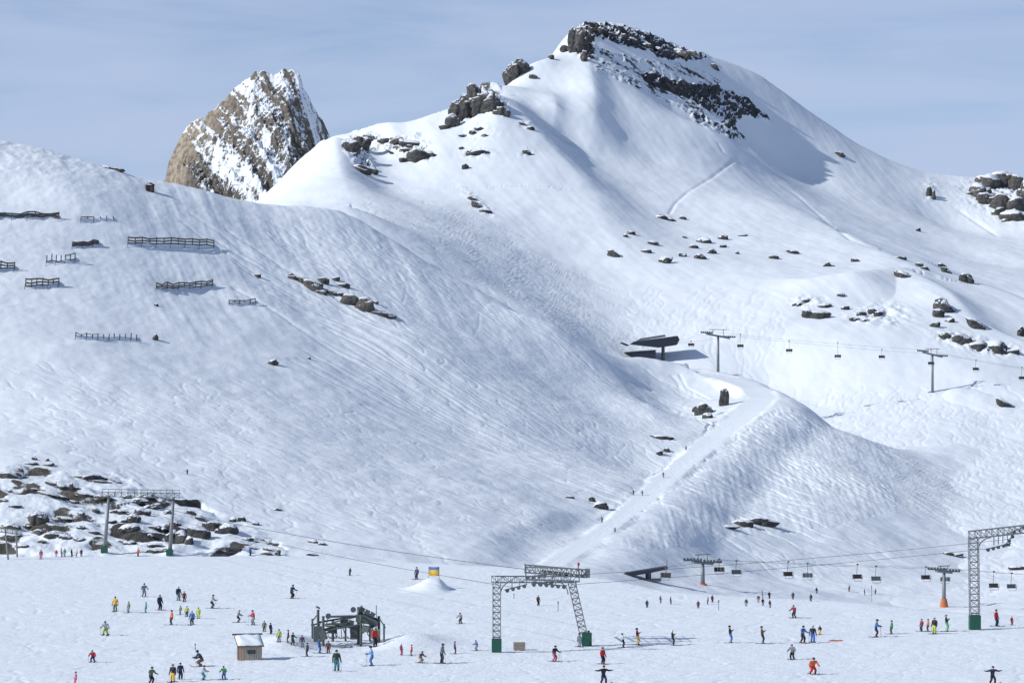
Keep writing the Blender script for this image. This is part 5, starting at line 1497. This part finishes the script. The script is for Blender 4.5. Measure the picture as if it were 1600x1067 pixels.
PEOPLE = [
 (180, 955, 24, 'yellow', 'olive', 'stand', 'person in orange-yellow jacket, leftmost of the ski class row', LC),
 (201, 957, 18, 'olive', 'grey', 'stand', 'small person in yellow-green jacket second in the ski class row', LC),
 (228, 957, 17, 'teal', 'teal', 'stand', 'child in a teal suit in the ski class row', LC),
 (225, 932, 22, 'grey', 'grey', 'ski', 'skier in pale grey gliding above the ski class row', LC),
 (250, 953, 25, 'navy', 'black', 'stand', 'person in dark navy standing right of the teal child', LC),
 (279, 938, 23, 'navy', 'grey', 'stand', 'tall person in dark clothes beside a small red one above the class', LC),
 (288, 940, 17, 'darkred', 'black', 'stand', 'small person in red jacket beside a tall dark one above the class', LC),
 (268, 976, 24, 'orange', 'black', 'stand', 'person in orange-red jacket standing at the lower left of the children', LC),
 (282, 960, 15, 'olive', 'grey', 'stand', 'child in pale green among the ski class children', LC),
 (292, 963, 17, 'lime', 'black', 'stand', 'child in dark and lime clothes in the middle of the children', LC),
 (300, 976, 23, 'blue', 'navy', 'stand', 'person in blue jacket and navy trousers in front of the children', LC),
 (310, 966, 18, 'lime', 'lime', 'stand', 'child in bright lime suit at the right of the children', LC),
 (331, 950, 22, 'palegrey', 'black', 'ski', 'skier in white-grey jacket right of the ski class', LC),
 (165, 992, 26, 'palegrey', 'lime', 'tuck', 'skier in pale jacket and lime trousers leaning into a turn', LC),
 (145, 1034, 20, 'red', 'purple', 'tuck', 'crouching skier in red jacket alone at the lower left', BT),
 (118, 1070, 22, 'pink', 'pink', 'stand', 'person in pink cut off by the bottom edge at the left', BT),
 (236, 1068, 28, 'olive', 'black', 'ski', 'skier in olive jacket and black trousers at the bottom edge', BT),
 (270, 1065, 29, 'black', 'yellow', 'stand', 'person in black jacket and yellow trousers at the bottom', BT),
 (282, 1061, 27, 'navy', 'navy', 'stand', 'person all in navy right beside the yellow trousers', BT),
 (314, 1041, 27, 'navy', 'brown', 'tuck', 'person in navy jacket bending forward left of the hut', BT),
 (317, 1062, 24, 'palegrey', 'teal', 'ski', 'skier with teal trousers below the bending navy person', BT),
 (350, 1061, 22, 'green', 'blue', 'ski', 'child in bright green jacket and blue trousers below the hut', BT),
 (372, 972, 20, 'grey', 'black', 'ski', 'person in dark grey behind the hut, left of a red jacket', FQ),
 (396, 976, 24, 'red', 'grey', 'plow', 'person in red jacket standing behind the hut with legs apart', FQ),
 (413, 986, 17, 'olive', 'black', 'stand', 'person in dark olive right behind the hut roof', FQ),
 (423, 990, 18, 'navy', 'black', 'stand', 'person in navy black just right of the hut roof', FQ),
 (436, 1002, 20, 'lime', 'olive', 'stand', 'person in lime jacket between hut and drive unit', FQ),
 (450, 1004, 21, 'darkred', 'brown', 'stand', 'person in dark red right of the lime jacket', FQ),
 (457, 1007, 20, 'darkgreen', 'black', 'plow', 'person in dark green right of the lime jacket', FQ),
 (472, 1011, 20, 'purple', 'grey', 'stand', 'person in purple brown left of the drive cabinet', FQ),
 (480, 1025, 22, 'black', 'black', 'stand', 'person all in black in front of the drive cabinet', FQ),
 (499, 1020, 25, 'blue', 'blue', 'stand', 'person in a blue suit in front of the drive unit', FQ),
 (513, 1020, 20, 'brown', 'darkred', 'stand', 'person in red-brown jacket in front of the drive unit', FQ),
 (526, 1048, 40, 'darkgreen', 'teal', 'stand', 'tall person in teal trousers and dark jacket below the drive unit', FQ),
 (581, 1040, 33, 'lightblue', 'blue', 'plow', 'person in light blue jacket in front of the tall red one', FQ),
 (586, 1010, 34, 'red', 'black', 'stand', 'tall person in long red jacket at the right end of drive unit', FQ),
 (627, 1023, 19, 'pink', 'pink', 'stand', 'child in pinkish red, left one of the red pair', FQ),
 (643, 1024, 18, 'red', 'darkred', 'stand', 'child in red, right one of the red pair', FQ),
 (657, 1035, 19, 'brown', 'tan', 'tuck', 'crouching child in brown and tan right of the red pair', FQ),
 (690, 1036, 32, 'grey', 'black', 'walk', 'person in dark grey striding left of the middle gantry', FQ),
 (711, 1021, 20, 'purple', 'black', 'stand', 'person in dark purple right of the striding grey one', FQ),
 (745, 1016, 17, 'blue', 'grey', 'ski', 'person in blue-grey just left of the gantry foot', FQ),
 (456, 935, 25, 'navy', 'black', 'ski', 'lone skier in navy in the open snow above the drive', LC),
 (547, 899, 13, 'black', 'black', 'stand', 'small dark figure far back on the snow field', LC),
 (651, 905, 20, 'purple', 'black', 'stand', 'person in dark clothes left of the yellow banner', LC),
 (720, 974, 18, 'grey', 'black', 'ski', 'slim grey figure between snow ramp and middle gantry', LC),
 (866, 1033, 26, 'black', 'pink', 'ski', 'skier in black jacket and pink-red trousers below the gantry', SF),
 (905, 1010, 22, 'palegrey', 'palegrey', 'stand', 'person in pale clothes left of the gantry right foot', SF),
 (920, 1009, 25, 'red', 'darkgreen', 'stand', 'person in red jacket right at the gantry right foot', SF),
 (942, 1037, 27, 'red', 'black', 'stand', 'person in red jacket and black trousers below the gantry foot', SF),
 (943, 1068, 30, 'black', 'navy', 'out', 'snowboarder in black leaning at the bottom edge', BT),
 (974, 1011, 23, 'white', 'black', 'ride', 'person in white top and black trousers right of the gantry', SF),
 (997, 1007, 27, 'darkred', 'yellow', 'ride', 'skier with red jacket and yellow trousers on the drag lift', SF),
 (1052, 1008, 25, 'black', 'black', 'ride', 'skier in black leaning back, right of the yellow trousers', SF),
 (1142, 1004, 28, 'black', 'blue', 'ride', 'skier in black jacket with blue trousers riding the lift', SF),
 (1192, 1005, 28, 'brown', 'black', 'ride', 'skier in dark brown riding the lift left of the blue group', SF),
 (1241, 965, 21, 'darkred', 'black', 'ski', 'skier in maroon jacket alone above the blue group', SF),
 (1254, 1004, 28, 'blue', 'black', 'plow', 'person in blue jacket and black trousers, left of the blue group', SF),
 (1270, 1003, 27, 'navy', 'brightblue', 'stand', 'person with bright blue trousers in the blue group', SF),
 (1281, 991, 15, 'black', 'yellow', 'stand', 'small dark person peeking out right of the blue group', SF),
 (1238, 1030, 25, 'grey', 'black', 'ski', 'person in grey and black with poles below the blue group', SF),
 (1270, 1053, 30, 'orange', 'red', 'tuck', 'skier in orange-red bending forward near the bottom', SF),
 (1369, 995, 31, 'blue', 'black', 'plow', 'person in blue jacket and black trousers left of the green child', SF),
 (1393, 990, 22, 'green', 'darkgreen', 'stand', 'slim child in green right of the blue jacket', SF),
 (1440, 986, 20, 'darkred', 'navy', 'stand', 'person in dark red, leftmost of the four by the right gantry', SF),
 (1450, 986, 20, 'orange', 'navy', 'stand', 'person in orange-red jacket, second of the four by the gantry', SF),
 (1460, 990, 27, 'black', 'lime', 'stand', 'person in black jacket and lime trousers by the right gantry', SF),
 (1480, 986, 27, 'black', 'brightgreen', 'ride', 'skier in black jacket and green trousers by the right gantry', SF),
 (1557, 978, 27, 'red', 'navy', 'stand', 'person in red jacket and navy trousers right of the gantry foot', SF),
 (1581, 976, 14, 'red', 'red', 'stand', 'small child in red at the right edge', SF),
 (1551, 1068, 29, 'navy', 'black', 'out', 'snowboarder in navy with arms spread at the bottom right', BT),
]
faces = {'ride': 1.45}
for (px_, py_, h_, j_, t_, pz, lab, grp) in PEOPLE:
    gear = 'board' if 'snowboarder' in lab else 'ski'
    person(px_, py_, h_, j_, t_, pz, lab, faces.get(pz), gear, grp, (FD,))
RK = 'people on the snow below the rock outcrop'
for (px_, py_, h_, j_, t_, lab) in [
    (64, 873, 15, 'pink', 'pink', 'person in pink at the foot of the outcrop, far left'), (88, 870, 12, 'red', 'palegrey', 'person in red and pale grey below the outcrop'), (96, 870, 14, 'palegrey', 'pink', 'person in pale jacket right of the red one below the outcrop'),
    (101, 869, 13, 'green', 'grey', 'person in green below the outcrop'), (112, 870, 13, 'black', 'black', 'person in black below the outcrop, left of a tan jacket'), (120, 870, 12, 'tan', 'brown', 'person in tan jacket below the outcrop'),
    (127, 869, 12, 'purple', 'navy', 'person in dark purple, rightmost of the row below the outcrop'), (216, 869, 14, 'orange', 'brown', 'person in orange between the two green gantry feet'), (391, 868, 14, 'brightblue', 'navy', 'person in bright blue at the right end of the outcrop')]:
    person(px_, py_, h_, j_, t_, 'stand', lab, None, 'ski', RK, None, poles=False)
RDG = 'skiers on the groomed road and slopes'
for (px_, py_, h_, j_, lab) in [(1072, 703, 8, 'grey', 'tiny skier highest on the groomed road'), (1037, 746, 10, 'brown', 'tiny skier in brown midway down the groomed road'), (990, 773, 8, 'black', 'left one of the tiny pair on the groomed road'),
    (1004, 774, 9, 'black', 'right one of the tiny pair on the groomed road'), (941, 816, 10, 'navy', 'tiny dark skier low on the groomed road'), (961, 831, 8, 'grey', 'tiny grey skier lowest on the groomed road'), (293, 741, 9, 'black', 'tiny lone skier on the hillside above the left gantry')]:
    person(px_, py_, h_, j_, 'black', 'ski', lab, None, 'ski', RDG, None, far=True)
VL = [(841, 946, 15), (1011, 949, 10), (1032, 942, 8), (1048, 944, 10), (1091, 950, 10), (1106, 944, 8), (1113, 941, 8), (1166, 947, 9), (1185, 941, 8), (1191, 934, 9), (1192, 946, 7), (1202, 935, 10), (1203, 949, 7),
      (1239, 936, 8), (1267, 939, 9), (1276, 927, 9), (1327, 924, 9), (1351, 930, 9), (1368, 928, 8)]
for i, (px_, py_, h_) in enumerate(VL):
    lab = f'{"leftmost" if i == 0 else "rightmost" if i == len(VL) - 1 else ORD[i + 1]} distant dark figure {"" if i in (0, len(VL) - 1) else "from the left "}in the lift valley behind the snow field'
    person(px_, py_, h_ * 1.15, R.choice(['black', 'grey', 'navy', 'brown', 'darkred']), R.choice(['black', 'navy', 'grey']), 'stand', lab, None, 'ski', 'distant figures in the lift valley', None, far=True)
# slim marker poles standing in the snow
MK = [(1123, 953, 16, 'slim marker pole among the distant figures in the lift valley'), (305, 1015, 10, 'short dark marker post in the snow left of the hut'), (872, 955, 16, 'slim pole in the snow under the middle gantry beam'), (803, 935, 8, 'short slim pole just right of the gantry left leg'),
      (1362, 940, 26, 'tall slim pole beside the rightmost distant figure')]
for px_, py_, h_, lab in MK:
    g = ground(px_, py_); L_ = h_ * g.y / F
    root = tag(empty('marker_pole', g), lab, 'pole', 'marker poles')
    MB().bar((0, 0, -.3), (0, 0, L_), .035, 6).build('shaft', STEEL_D, root)
    MB().bar((0, 0, L_ * .75), (0, 0, L_), .06, 6).build('top_sleeve', BLACK, root)
